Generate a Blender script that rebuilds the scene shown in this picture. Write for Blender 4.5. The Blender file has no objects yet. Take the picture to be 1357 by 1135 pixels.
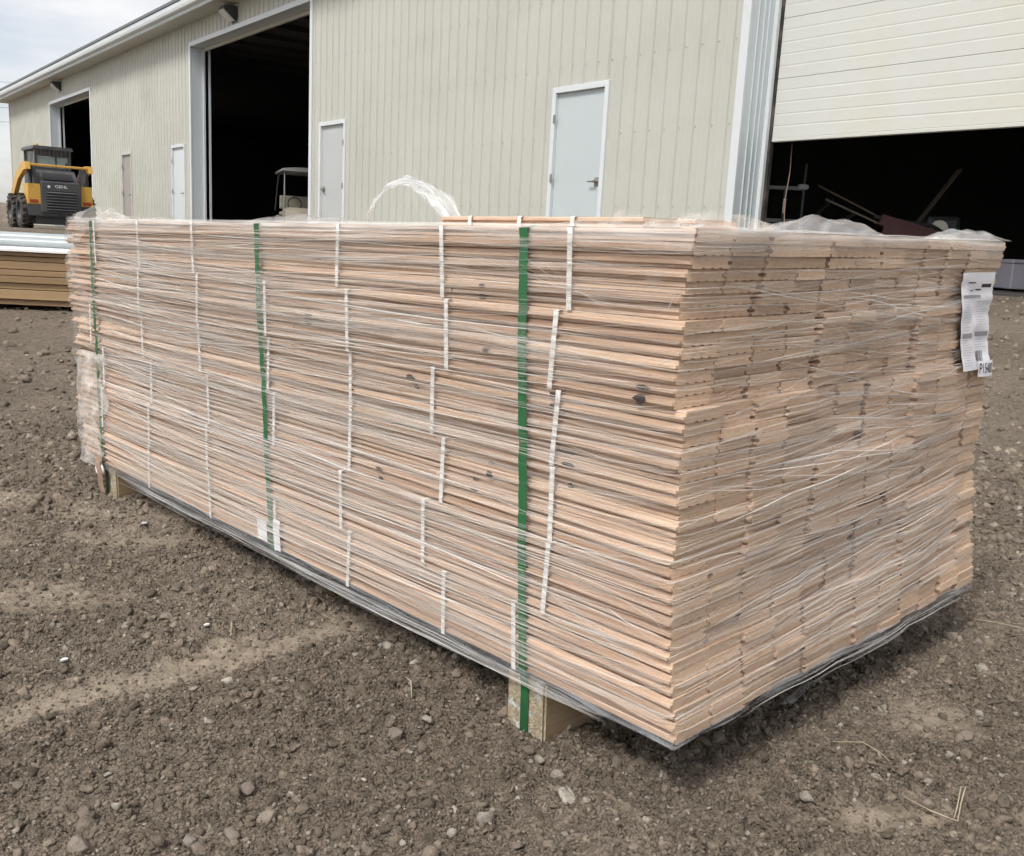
import bpy, bmesh, math, random
import numpy as np
from mathutils import Vector, Matrix, Euler

random.seed(7)
rng = np.random.default_rng(11)
scene = bpy.context.scene
COL = scene.collection
rad = math.radians

# ------------------------------------------------------------------ camera
CAM_Z = 0.779
cam = bpy.data.cameras.new('camera')
camo = bpy.data.objects.new('camera', cam)
COL.objects.link(camo)
PITCH, ROLL = 0.1919, -0.0523
fwd = Vector((0, math.cos(PITCH), -math.sin(PITCH)))
up0 = Vector((0, math.sin(PITCH), math.cos(PITCH)))
rt0 = Vector((1, 0, 0))
rgt = rt0 * math.cos(ROLL) - up0 * math.sin(ROLL)
upv = rt0 * math.sin(ROLL) + up0 * math.cos(ROLL)
# everything below is measured with the camera facing +Y; the whole place is then turned so that the stack lies along the axes
TURN = Matrix.Rotation(-(2.3348 - math.pi / 2), 4, 'Z')
camo.matrix_world = TURN @ Matrix(((rgt.x, upv.x, -fwd.x, 0), (rgt.y, upv.y, -fwd.y, 0), (rgt.z, upv.z, -fwd.z, CAM_Z), (0, 0, 0, 1)))
cam.sensor_width = 36
cam.lens = 36 * 1256.2 / 1357
cam.clip_start = 0.05
cam.clip_end = 3000
scene.camera = camo

# ------------------------------------------------------------------ sky and sun
SUN_AZ_FROM = math.atan2(-0.84, -0.54) - (2.3348 - math.pi / 2)          # the sun stands behind the camera, to its left
SUN_EL = rad(52)
world = bpy.data.worlds.new('World')
scene.world = world
world.use_nodes = True
wt = world.node_tree
wt.nodes.clear()
N = wt.nodes.new
wo = N('ShaderNodeOutputWorld'); bg = N('ShaderNodeBackground'); sky = N('ShaderNodeTexSky')
sky.sky_type = 'NISHITA'; sky.sun_disc = False
sky.sun_elevation = SUN_EL
sky.sun_rotation = math.pi / 2 - SUN_AZ_FROM
sky.air_density = 1.0; sky.dust_density = 2.0; sky.ozone_density = 1.0
tc = N('ShaderNodeTexCoord'); mp = N('ShaderNodeMapping'); mp.inputs['Scale'].default_value = (1.6, 1.6, 6.5)
nz = N('ShaderNodeTexNoise'); nz.inputs['Scale'].default_value = 1.9; nz.inputs['Detail'].default_value = 7; nz.inputs['Roughness'].default_value = 0.55
rp = N('ShaderNodeValToRGB'); rp.color_ramp.elements[0].position = 0.36; rp.color_ramp.elements[1].position = 0.60
rp.color_ramp.elements[0].color = (0.42, 0.42, 0.42, 1); rp.color_ramp.elements[1].color = (0.97, 0.97, 0.97, 1)
mx = N('ShaderNodeMix'); mx.data_type = 'RGBA'
mx.inputs[7].default_value = (7.1, 7.0, 7.0, 1)
wt.links.new(tc.outputs['Generated'], mp.inputs['Vector']); wt.links.new(mp.outputs['Vector'], nz.inputs['Vector'])
wt.links.new(nz.outputs['Fac'], rp.inputs['Fac']); wt.links.new(rp.outputs['Color'], mx.inputs['Factor'])
wt.links.new(sky.outputs['Color'], mx.inputs[6]); wt.links.new(mx.outputs[2], bg.inputs['Color'])
wt.links.new(bg.outputs['Background'], wo.inputs['Surface'])
bg.inputs['Strength'].default_value = 0.092

sl = bpy.data.lights.new('sun', 'SUN'); so = bpy.data.objects.new('sun', sl); COL.objects.link(so)
sl.energy = 2.1; sl.angle = rad(14); sl.color = (1.0, 0.965, 0.915)
sdir = Vector((math.cos(SUN_AZ_FROM) * math.cos(SUN_EL), math.sin(SUN_AZ_FROM) * math.cos(SUN_EL), math.sin(SUN_EL)))
so.rotation_euler = (-sdir).to_track_quat('-Z', 'Y').to_euler()
so.location = (-6, -6, 10)

scene.view_settings.view_transform = 'Standard'
scene.view_settings.look = 'None'
scene.view_settings.gamma = 1
scene.view_settings.exposure = 0.66
scene.cycles.use_denoising = True
scene.cycles.transparent_max_bounces = 24
scene.cycles.max_bounces = 5
scene.cycles.diffuse_bounces = 3
scene.cycles.glossy_bounces = 2
scene.cycles.use_adaptive_sampling = True
scene.cycles.adaptive_threshold = 0.045
scene.cycles.adaptive_min_samples = 12

# ------------------------------------------------------------------ helpers
def tag(o, label=None, cat=None, group=None, kind=None):
    if label: o['label'] = label
    if cat: o['category'] = cat
    if group: o['group'] = group
    if kind: o['kind'] = kind
    return o

def empty(name, loc=(0, 0, 0), rz=0.0):
    o = bpy.data.objects.new(name, None); COL.objects.link(o)
    o.location = loc; o.rotation_euler = (0, 0, rz); o.empty_display_size = 0.1
    return o

class MB:
    def __init__(s):
        s.v = []; s.f = []; s.mi = []; s.uv = {}; s.fade = {}
    def quad(s, a, b, c, d, mi=0):
        n = len(s.v); s.v += [a, b, c, d]; s.f.append((n, n + 1, n + 2, n + 3)); s.mi.append(mi)
    def box(s, x0, x1, y0, y1, z0, z1, mi=0, bev=0.0):
        if bev <= 0:
            n = len(s.v)
            s.v += [(x0, y0, z0), (x1, y0, z0), (x1, y1, z0), (x0, y1, z0), (x0, y0, z1), (x1, y0, z1), (x1, y1, z1), (x0, y1, z1)]
            for q in ((0, 3, 2, 1), (4, 5, 6, 7), (0, 1, 5, 4), (1, 2, 6, 5), (2, 3, 7, 6), (3, 0, 4, 7)):
                s.f.append(tuple(n + i for i in q)); s.mi.append(mi)
        else:
            bm = bmesh.new(); bmesh.ops.create_cube(bm, size=1)
            bmesh.ops.scale(bm, vec=(x1 - x0, y1 - y0, z1 - z0), verts=bm.verts)
            bmesh.ops.translate(bm, vec=((x0 + x1) / 2, (y0 + y1) / 2, (z0 + z1) / 2), verts=bm.verts)
            bmesh.ops.bevel(bm, geom=list(bm.edges), offset=bev, segments=2, affect='EDGES', profile=0.5)
            s.bm(bm, mi)
    def bm(s, bm, mi=0, M=None):
        n = len(s.v)
        bm.verts.index_update()
        for v in bm.verts:
            co = M @ v.co if M else v.co
            s.v.append(tuple(co))
        for f in bm.faces:
            s.f.append(tuple(n + v.index for v in f.verts)); s.mi.append(mi)
        bm.free()
    def prism(s, pts, axis, a, b, mi=0):
        """pts: 2-D outline; extruded along axis ('x': pts are (y,z); 'y': (x,z); 'z': (x,y)) from a to b."""
        n = len(s.v); k = len(pts)
        def P(p, t):
            return (t, p[0], p[1]) if axis == 'x' else (p[0], t, p[1]) if axis == 'y' else (p[0], p[1], t)
        s.v += [P(p, a) for p in pts] + [P(p, b) for p in pts]
        for i in range(k):
            j = (i + 1) % k
            s.f.append((n + i, n + j, n + k + j, n + k + i)); s.mi.append(mi)
        s.f.append(tuple(n + i for i in reversed(range(k)))); s.mi.append(mi)
        s.f.append(tuple(n + k + i for i in range(k))); s.mi.append(mi)
    def tube(s, pts, r, seg=8, mi=0, caps=True):
        pts = [Vector(p) for p in pts]; n0 = len(s.v); m = len(pts)
        rr = r if isinstance(r, (list, tuple)) else [r] * m
        prev = None
        for i, p in enumerate(pts):
            t = (pts[min(i + 1, m - 1)] - pts[max(i - 1, 0)]).normalized()
            if prev is None:
                u = t.cross(Vector((0, 0, 1)))
                if u.length < 1e-3: u = t.cross(Vector((0, 1, 0)))
            else:
                u = prev - t * prev.dot(t)
            u.normalize(); prev = u; w = t.cross(u)
            for k in range(seg):
                a = 2 * math.pi * k / seg
                s.v.append(tuple(p + (u * math.cos(a) + w * math.sin(a)) * rr[i]))
        for i in range(m - 1):
            for k in range(seg):
                k2 = (k + 1) % seg
                s.f.append((n0 + i * seg + k, n0 + i * seg + k2, n0 + (i + 1) * seg + k2, n0 + (i + 1) * seg + k)); s.mi.append(mi)
        if caps:
            s.f.append(tuple(n0 + k for k in reversed(range(seg)))); s.mi.append(mi)
            s.f.append(tuple(n0 + (m - 1) * seg + k for k in range(seg))); s.mi.append(mi)
    def grid(s, P, mi=0, uv=None, fade=None):
        """P[i][j] points"""
        n = len(s.v); a = len(P); b = len(P[0])
        for r_ in P: s.v += [tuple(q) for q in r_]
        if uv:
            for i in range(a):
                for j in range(b): s.uv[n + i * b + j] = uv[i][j]
        if fade:
            for i in range(a):
                for j in range(b): s.fade[n + i * b + j] = fade[i][j]
        for i in range(a - 1):
            for j in range(b - 1):
                s.f.append((n + i * b + j, n + i * b + j + 1, n + (i + 1) * b + j + 1, n + (i + 1) * b + j)); s.mi.append(mi)
    def build(s, name, mats, parent=None, smooth=False, angle=None):
        me = bpy.data.meshes.new(name)
        me.from_pydata(s.v, [], s.f)
        if not isinstance(mats, (list, tuple)): mats = [mats]
        for m in mats: me.materials.append(m)
        if len(mats) > 1: me.polygons.foreach_set('material_index', s.mi)
        if s.uv:
            ul = me.uv_layers.new(name='UVMap')
            for l in me.loops: ul.data[l.index].uv = s.uv.get(l.vertex_index, (0, 0))
        if s.fade:
            fa = me.attributes.new('fade', 'FLOAT', 'POINT'); fa.data.foreach_set('value', [s.fade.get(i, 1.0) for i in range(len(s.v))])
        if smooth:
            me.polygons.foreach_set('use_smooth', [True] * len(me.polygons))
            if angle: me.set_sharp_from_angle(angle=rad(angle))
        me.update()
        o = bpy.data.objects.new(name, me); COL.objects.link(o)
        if parent: o.parent = parent
        return o

def text_mesh(txt, size, bold=False):
    cu = bpy.data.curves.new('lettering', 'FONT'); cu.body = txt; cu.size = size; cu.align_x = 'CENTER'; cu.align_y = 'CENTER'
    if bold: cu.offset = size * 0.008
    to = bpy.data.objects.new('lettering', cu); COL.objects.link(to)
    dg = bpy.context.evaluated_depsgraph_get()
    me = bpy.data.meshes.new_from_object(to.evaluated_get(dg))
    bpy.data.objects.remove(to); bpy.data.curves.remove(cu)
    return me

# numpy value noise ------------------------------------------------------
_T = np.random.default_rng(3).random((256, 256))
def vnoise(x, y):
    xi = np.floor(x).astype(int); yi = np.floor(y).astype(int); fx = x - xi; fy = y - yi
    fx = fx * fx * fx * (fx * (fx * 6 - 15) + 10); fy = fy * fy * fy * (fy * (fy * 6 - 15) + 10)
    a = _T[xi & 255, yi & 255]; b = _T[(xi + 1) & 255, yi & 255]; c = _T[xi & 255, (yi + 1) & 255]; d = _T[(xi + 1) & 255, (yi + 1) & 255]
    return (a * (1 - fx) + b * fx) * (1 - fy) + (c * (1 - fx) + d * fx) * fy - 0.5
def fbm(x, y, o=4, g=0.5):
    s = 0; a = 1.0
    for i in range(o):
        s = s + a * vnoise(x + 17.3 * i, y - 9.1 * i); x = x * 2.03; y = y * 2.03; a *= g
    return s
def sstep(a, b, x):
    t = np.clip((x - a) / (b - a), 0, 1); return t * t * (3 - 2 * t)

# ------------------------------------------------------------------ materials
def mat(name, base, rough=0.6, var=0.0, vscale=8.0, vec='Object', stretch=(1, 1, 1), bump=0.0, bscale=60.0, metal=0.0, spec=0.5,
        dirt=None, dscale=1.5, dlo=0.5, dhi=0.7, island=0.0, objrand=0.0, detail=5.0):
    m = bpy.data.materials.new(name); m.use_nodes = True
    t = m.node_tree; b = t.nodes['Principled BSDF']; L = t.links.new; N = t.nodes.new
    b.inputs['Roughness'].default_value = rough; b.inputs['Metallic'].default_value = metal
    b.inputs['Specular IOR Level'].default_value = spec
    col = None
    tc = N('ShaderNodeTexCoord'); mp = N('ShaderNodeMapping'); mp.inputs['Scale'].default_value = stretch
    L(tc.outputs[vec], mp.inputs['Vector'])
    rgb = N('ShaderNodeRGB'); rgb.outputs[0].default_value = (*base, 1); col = rgb.outputs[0]
    if dirt:
        nz = N('ShaderNodeTexNoise'); nz.inputs['Scale'].default_value = dscale; nz.inputs['Detail'].default_value = 7; nz.inputs['Roughness'].default_value = 0.62
        L(mp.outputs[0], nz.inputs['Vector'])
        mr = N('ShaderNodeMapRange'); mr.inputs['From Min'].default_value = dlo; mr.inputs['From Max'].default_value = dhi
        L(nz.outputs['Fac'], mr.inputs['Value'])
        mx = N('ShaderNodeMix'); mx.data_type = 'RGBA'; L(mr.outputs[0], mx.inputs['Factor']); L(col, mx.inputs[6]); mx.inputs[7].default_value = (*dirt, 1); col = mx.outputs[2]
    if var or island or objrand:
        hs = N('ShaderNodeHueSaturation'); L(col, hs.inputs['Color'])
        val = N('ShaderNodeValue'); val.outputs[0].default_value = 1.0; acc = val.outputs[0]
        if var:
            nz = N('ShaderNodeTexNoise'); nz.inputs['Scale'].default_value = vscale; nz.inputs['Detail'].default_value = detail
            L(mp.outputs[0], nz.inputs['Vector'])
            mr = N('ShaderNodeMapRange'); mr.inputs['From Min'].default_value = 0.25; mr.inputs['From Max'].default_value = 0.75
            mr.inputs['To Min'].default_value = 1 - var; mr.inputs['To Max'].default_value = 1 + var
            L(nz.outputs['Fac'], mr.inputs['Value'])
            mu = N('ShaderNodeMath'); mu.operation = 'MULTIPLY'; L(acc, mu.inputs[0]); L(mr.outputs[0], mu.inputs[1]); acc = mu.outputs[0]
        for amt, node, out in ((island, 'ShaderNodeNewGeometry', 'Random Per Island'), (objrand, 'ShaderNodeObjectInfo', 'Random')):
            if amt:
                g = N(node); mr = N('ShaderNodeMapRange'); mr.inputs['To Min'].default_value = 1 - amt; mr.inputs['To Max'].default_value = 1 + amt
                L(g.outputs[out], mr.inputs['Value'])
                mu = N('ShaderNodeMath'); mu.operation = 'MULTIPLY'; L(acc, mu.inputs[0]); L(mr.outputs[0], mu.inputs[1]); acc = mu.outputs[0]
        L(acc, hs.inputs['Value']); col = hs.outputs[0]
    L(col, b.inputs['Base Color'])
    if bump:
        nz = N('ShaderNodeTexNoise'); nz.inputs['Scale'].default_value = bscale; nz.inputs['Detail'].default_value = 6
        L(mp.outputs[0], nz.inputs['Vector'])
        bp = N('ShaderNodeBump'); bp.inputs['Strength'].default_value = bump; bp.inputs['Distance'].default_value = 0.01
        L(nz.outputs['Fac'], bp.inputs['Height']); L(bp.outputs[0], b.inputs['Normal'])
    return m

def wood_mat(name, cols, grain=0.22, rough=0.62, axis=1, gscale=60.0, knots=True):
    """long-grained wood: colour chosen per piece, fine streaks along one axis"""
    m = bpy.data.materials.new(name); m.use_nodes = True
    t = m.node_tree; b = t.nodes['Principled BSDF']; L = t.links.new; N = t.nodes.new
    b.inputs['Roughness'].default_value = rough; b.inputs['Specular IOR Level'].default_value = 0.3
    oi = N('ShaderNodeObjectInfo'); ge = N('ShaderNodeNewGeometry')
    ad = N('ShaderNodeMath'); ad.operation = 'ADD'; L(oi.outputs['Random'], ad.inputs[0]); L(ge.outputs['Random Per Island'], ad.inputs[1])
    fr = N('ShaderNodeMath'); fr.operation = 'FRACT'; L(ad.outputs[0], fr.inputs[0])
    rp = N('ShaderNodeValToRGB'); cr = rp.color_ramp
    for i, c in enumerate(cols):
        p = i / (len(cols) - 1)
        e = cr.elements[i] if i in (0,) else (cr.elements[1] if i == len(cols) - 1 and len(cr.elements) == len(cols) else cr.elements.new(p))
        e.position = p; e.color = (*c, 1)
    cr.elements[len(cr.elements) - 1].color = (*cols[-1], 1)
    L(fr.outputs[0], rp.inputs['Fac'])
    tc = N('ShaderNodeTexCoord'); mp = N('ShaderNodeMapping')
    sc = [1, 1, 1]; sc[axis] = 0.035
    mp.inputs['Scale'].default_value = sc
    # shift the grain for every piece
    cm = N('ShaderNodeCombineXYZ'); mu = N('ShaderNodeMath'); mu.operation = 'MULTIPLY'; mu.inputs[1].default_value = 37.0; L(fr.outputs[0], mu.inputs[0])
    for k in range(3): L(mu.outputs[0], cm.inputs[k])
    geo = N('ShaderNodeVectorMath'); geo.operation = 'ADD'; L(mp.outputs[0], geo.inputs[0]); L(cm.outputs[0], geo.inputs[1])
    L(tc.outputs['Object'], mp.inputs['Vector'])
    nz = N('ShaderNodeTexNoise'); nz.inputs['Scale'].default_value = gscale; nz.inputs['Detail'].default_value = 8; nz.inputs['Roughness'].default_value = 0.65; nz.inputs['Distortion'].default_value = 0.4
    L(geo.outputs[0], nz.inputs['Vector'])
    mr = N('ShaderNodeMapRange'); mr.inputs['From Min'].default_value = 0.25; mr.inputs['From Max'].default_value = 0.75; mr.inputs['To Min'].default_value = 1 - grain; mr.inputs['To Max'].default_value = 1 + grain
    L(nz.outputs['Fac'], mr.inputs['Value'])
    hs = N('ShaderNodeHueSaturation'); L(rp.outputs['Color'], hs.inputs['Color']); L(mr.outputs[0], hs.inputs['Value'])
    col = hs.outputs[0]
    # broad grey and brown patches along the length, dirt from the mill
    n2 = N('ShaderNodeTexNoise'); n2.inputs['Scale'].default_value = 9.0; n2.inputs['Detail'].default_value = 5
    L(geo.outputs[0], n2.inputs['Vector'])
    m2 = N('ShaderNodeMapRange'); m2.inputs['From Min'].default_value = 0.52; m2.inputs['From Max'].default_value = 0.78; m2.inputs['To Max'].default_value = 0.65
    L(n2.outputs['Fac'], m2.inputs['Value'])
    mx = N('ShaderNodeMix'); mx.data_type = 'RGBA'; L(m2.outputs[0], mx.inputs['Factor']); L(col, mx.inputs[6]); mx.inputs[7].default_value = (0.24, 0.155, 0.105, 1); col = mx.outputs[2]
    L(col, b.inputs['Base Color'])
    bp = N('ShaderNodeBump'); bp.inputs['Strength'].default_value = 0.25; bp.inputs['Distance'].default_value = 0.002
    L(nz.outputs['Fac'], bp.inputs['Height']); L(bp.outputs[0], b.inputs['Normal'])
    return m

def film_mat(name, alpha, streak=(3.0, 260.0), col=(0.86, 0.84, 0.80), rough=0.28, lo=0.42, hi=0.72, edge=True, floor=0.15, bump=0.6, bdist=0.004, fade=None):
    """clear stretch film: partly see-through, whiter where it is gathered into folds. u along, v across (metres in UV)"""
    m = bpy.data.materials.new(name); m.use_nodes = True
    t = m.node_tree; t.nodes.clear(); L = t.links.new; N = t.nodes.new
    out = N('ShaderNodeOutputMaterial'); mix = N('ShaderNodeMixShader'); tr = N('ShaderNodeBsdfTransparent'); b = N('ShaderNodeBsdfPrincipled')
    b.inputs['Base Color'].default_value = (*col, 1); b.inputs['Roughness'].default_value = rough; b.inputs['Specular IOR Level'].default_value = 0.6
    uv = N('ShaderNodeUVMap'); mp = N('ShaderNodeMapping'); mp.inputs['Scale'].default_value = (streak[0], streak[1], 1)
    L(uv.outputs[0], mp.inputs['Vector'])
    ge = N('ShaderNodeNewGeometry'); cm = N('ShaderNodeCombineXYZ'); mu = N('ShaderNodeMath'); mu.operation = 'MULTIPLY'; mu.inputs[1].default_value = 53.0
    L(ge.outputs['Random Per Island'], mu.inputs[0]); L(mu.outputs[0], cm.inputs[2])
    ad = N('ShaderNodeVectorMath'); ad.operation = 'ADD'; L(mp.outputs[0], ad.inputs[0]); L(cm.outputs[0], ad.inputs[1])
    nz = N('ShaderNodeTexNoise'); nz.inputs['Scale'].default_value = 1.0; nz.inputs['Detail'].default_value = 6; nz.inputs['Roughness'].default_value = 0.6
    L(ad.outputs[0], nz.inputs['Vector'])
    mr = N('ShaderNodeMapRange'); mr.inputs['From Min'].default_value = lo; mr.inputs['From Max'].default_value = hi
    mr.inputs['To Min'].default_value = floor * alpha; mr.inputs['To Max'].default_value = alpha
    L(nz.outputs['Fac'], mr.inputs['Value'])
    bp = N('ShaderNodeBump'); bp.inputs['Strength'].default_value = bump; bp.inputs['Distance'].default_value = bdist
    L(nz.outputs['Fac'], bp.inputs['Height']); L(bp.outputs[0], b.inputs['Normal'])
    fac = mr.outputs[0]
    if edge:   # random strength per strand
        m2 = N('ShaderNodeMapRange'); m2.inputs['To Min'].default_value = 0.35; m2.inputs['To Max'].default_value = 1.25
        pw = N('ShaderNodeMath'); pw.operation = 'POWER'; pw.inputs[1].default_value = 1.6; L(ge.outputs['Random Per Island'], pw.inputs[0]); L(pw.outputs[0], m2.inputs['Value'])
        mm = N('ShaderNodeMath'); mm.operation = 'MULTIPLY'; mm.use_clamp = True; L(fac, mm.inputs[0]); L(m2.outputs[0], mm.inputs[1]); fac = mm.outputs[0]
    if edge or fade:
        fd = N('ShaderNodeAttribute'); fd.attribute_name = 'fade'; mf = N('ShaderNodeMath'); mf.operation = 'MULTIPLY'; L(fac, mf.inputs[0]); L(fd.outputs['Fac'], mf.inputs[1]); fac = mf.outputs[0]
    L(fac, mix.inputs['Fac']); L(tr.outputs[0], mix.inputs[1]); L(b.outputs[0], mix.inputs[2]); L(mix.outputs[0], out.inputs['Surface'])
    return m

M = {}
M['siding'] = mat('cream_siding', (0.497, 0.502, 0.452), 0.45, var=0.05, vscale=0.7, dirt=(0.44, 0.435, 0.385), dscale=0.5, dlo=0.5, dhi=0.8, spec=0.4)
M['trim'] = mat('pale_trim', (0.63, 0.67, 0.685), 0.4, var=0.04, vscale=1.2)
M['screw'] = mat('screw_head', (0.38, 0.375, 0.34), 0.5)
M['jamb'] = mat('grey_jamb', (0.56, 0.615, 0.645), 0.42, var=0.08, vscale=1.0, stretch=(1, 1, 0.2))
M['soffit'] = mat('soffit_metal', (0.50, 0.49, 0.44), 0.5, var=0.05, vscale=1.0)
M['roof'] = mat('roof_metal', (0.13, 0.14, 0.15), 0.45, var=0.06)
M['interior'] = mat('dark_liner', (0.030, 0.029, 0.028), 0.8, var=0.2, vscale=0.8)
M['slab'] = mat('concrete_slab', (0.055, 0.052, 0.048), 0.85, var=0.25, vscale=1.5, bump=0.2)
M['door_blue'] = mat('pale_blue_door', (0.49, 0.55, 0.56), 0.42, var=0.03, vscale=1.3, dirt=(0.5, 0.55, 0.55), dscale=1.2, dlo=0.55, dhi=0.8)
M['door_grey'] = mat('grey_door', (0.46, 0.48, 0.475), 0.42, var=0.04, vscale=1.3)
M['door_white'] = mat('white_door', (0.62, 0.66, 0.68), 0.42, var=0.03)
M['door_taupe'] = mat('taupe_door', (0.33, 0.31, 0.29), 0.5, var=0.05)
M['section'] = mat('overhead_section', (0.60, 0.61, 0.58), 0.5, var=0.03, vscale=0.9, dirt=(0.58, 0.575, 0.49), dscale=0.9, dlo=0.48, dhi=0.75, bump=0.04, bscale=140)
M['rubber'] = mat('rubber', (0.028, 0.026, 0.024), 0.8, var=0.3, vscale=6, dirt=(0.09, 0.075, 0.06), dscale=6, dlo=0.45, dhi=0.65)
M['steel'] = mat('steel_hardware', (0.35, 0.33, 0.30), 0.35, metal=0.9)
M['darksteel'] = mat('dark_steel', (0.05, 0.055, 0.06), 0.5, metal=0.2, var=0.1)
M['lamp_glass'] = mat('lamp_lens', (0.62, 0.63, 0.62), 0.2, var=0.1)
M['yellow'] = mat('machine_yellow', (0.62, 0.36, 0.07), 0.42, var=0.06, vscale=3, dirt=(0.24, 0.17, 0.09), dscale=2.5, dlo=0.55, dhi=0.75)
M['charcoal'] = mat('machine_charcoal', (0.060, 0.065, 0.072), 0.5, var=0.1, vscale=4, dirt=(0.12, 0.105, 0.09), dscale=2.5, dlo=0.5, dhi=0.75)
M['glasspane'] = mat('cab_glass', (0.30, 0.37, 0.355), 0.12, spec=0.8)  # opaque pane; the sky seen through it is put into the colour
M['red'] = mat('red_lens', (0.36, 0.05, 0.03), 0.35)
M['redpaint'] = mat('red_machine_paint', (0.10, 0.028, 0.028), 0.5, var=0.2, vscale=5)
M['white'] = mat('white_paint', (0.78, 0.78, 0.77), 0.5)
M['letters'] = mat('white_lettering', (0.75, 0.76, 0.77), 0.5)
M['cartroof'] = mat('cart_roof', (0.42, 0.42, 0.41), 0.5, var=0.08)
M['beige'] = mat('beige_plastic', (0.34, 0.31, 0.25), 0.5, var=0.1, vscale=4)
M['tube'] = mat('aluminium_tube', (0.16, 0.165, 0.17), 0.45, metal=0.5)
M['plank'] = wood_mat('old_plank', [(0.15, 0.125, 0.10), (0.2, 0.17, 0.13)], axis=0, gscale=20)
M['freezer'] = mat('freezer_white', (0.66, 0.63, 0.70), 0.4, var=0.03)
M['blacklabel'] = mat('black_label', (0.02, 0.02, 0.022), 0.5)
M['pvc'] = mat('grey_pipe', (0.36, 0.40, 0.41), 0.35, var=0.06, vscale=3)
M['sheetwhite'] = mat('white_sheet', (0.80, 0.80, 0.79), 0.5, var=0.04)
M['fibre'] = wood_mat('brown_board_sheet', [(0.25, 0.165, 0.085), (0.33, 0.225, 0.125), (0.38, 0.265, 0.15)], grain=0.15, axis=0, gscale=30)
M['stone'] = mat('field_stone', (0.215, 0.18, 0.145), 0.8, var=0.3, vscale=30, bump=0.8, bscale=90, objrand=0.28, dirt=(0.15, 0.122, 0.095), dscale=14, dlo=0.42, dhi=0.62)
M['palestone'] = mat('pale_stone', (0.31, 0.275, 0.235), 0.8, var=0.28, vscale=30, bump=0.8, bscale=90, objrand=0.2, dirt=(0.17, 0.14, 0.11), dscale=12, dlo=0.47, dhi=0.66)
M['straw'] = mat('dry_straw', (0.40, 0.335, 0.24), 0.7, var=0.2, vscale=30)
M['paper'] = mat('label_paper', (0.80, 0.80, 0.83), 0.55, var=0.03, vscale=8)
M['ink'] = mat('grey_ink', (0.32, 0.32, 0.34), 0.7)
M['inkdark'] = mat('black_ink', (0.03, 0.03, 0.035), 0.7)
M['inkpale'] = mat('pale_ink', (0.52, 0.52, 0.55), 0.7)
M['whitestrap'] = mat('white_band', (0.74, 0.72, 0.69), 0.45, var=0.05, vscale=30)
M['greenstrap'] = mat('green_band', (0.026, 0.135, 0.050), 0.35, var=0.10, vscale=25, stretch=(1, 1, 1), bump=0.12, bscale=300)
M['cardboard'] = mat('cardboard', (0.33, 0.22, 0.16), 0.8, var=0.15, vscale=20)
M['knot'] = mat('dark_knot', (0.060, 0.045, 0.037), 0.7, var=0.4, vscale=120)
M['bearer'] = wood_mat('weathered_bearer', [(0.23, 0.175, 0.105), (0.28, 0.21, 0.125)], grain=0.35, axis=0, gscale=40)
M['bearer_end'] = mat('bearer_end_grain', (0.36, 0.30, 0.205), 0.85, var=0.35, vscale=110, dirt=(0.50, 0.52, 0.50), dscale=34, dlo=0.52, dhi=0.60, bump=0.5, bscale=200)
M['board'] = wood_mat('planed_board', [(0.43, 0.295, 0.212), (0.55, 0.388, 0.285), (0.65, 0.475, 0.355), (0.59, 0.402, 0.302), (0.49, 0.342, 0.25), (0.70, 0.525, 0.395)], grain=0.24, axis=1, gscale=130)
M['boardend'] = mat('sawn_end_grain', (0.665, 0.478, 0.335), 0.8, var=0.16, vscale=60, stretch=(1, 1, 5), bump=0.6, bscale=300, island=0.16, objrand=0.16, detail=6)
M['film'] = film_mat('film_strand', 0.95, col=(0.92, 0.89, 0.84), streak=(2.5, 900.0), lo=0.38, hi=0.66)
M['film_wide'] = film_mat('film_band', 0.60, streak=(2.0, 620.0), lo=0.46, hi=0.72, floor=0.08, col=(0.90, 0.875, 0.83))
M['film_sheet'] = film_mat('film_sheet', 0.52, streak=(9.0, 34.0), lo=0.48, hi=0.76, edge=False, floor=0.20, bump=0.35, bdist=0.003)
M['film_lip'] = film_mat('film_lip', 0.66, streak=(5.0, 260.0), lo=0.38, hi=0.72, edge=False, fade=True, floor=0.30, bump=0.4, bdist=0.003)
M['film_clear'] = film_mat('film_clear', 0.62, streak=(7.0, 70.0), col=(0.90, 0.92, 0.95), lo=0.44, hi=0.70, edge=False, floor=0.24, bump=0.5, bdist=0.004, rough=0.18)
M['film_loose'] = film_mat('film_loose', 0.70, streak=(16.0, 26.0), lo=0.40, hi=0.68, edge=False, floor=0.28, bump=0.5, bdist=0.004)
M['film_skirt'] = film_mat('film_skirt', 0.62, streak=(3.0, 420.0), col=(0.66, 0.69, 0.72), lo=0.44, hi=0.70, edge=False, floor=0.12, rough=0.14)
M['film_bag'] = film_mat('film_bag', 0.60, streak=(10.0, 30.0), col=(0.55, 0.58, 0.60), lo=0.45, hi=0.78, edge=False, floor=0.40, rough=0.18, bump=0.3, bdist=0.003)
M['crown'] = mat('tree_foliage', (0.06, 0.085, 0.035), 0.8, var=0.3, vscale=1.0)
M['wire'] = mat('power_wire', (0.10, 0.10, 0.11), 0.6)

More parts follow.
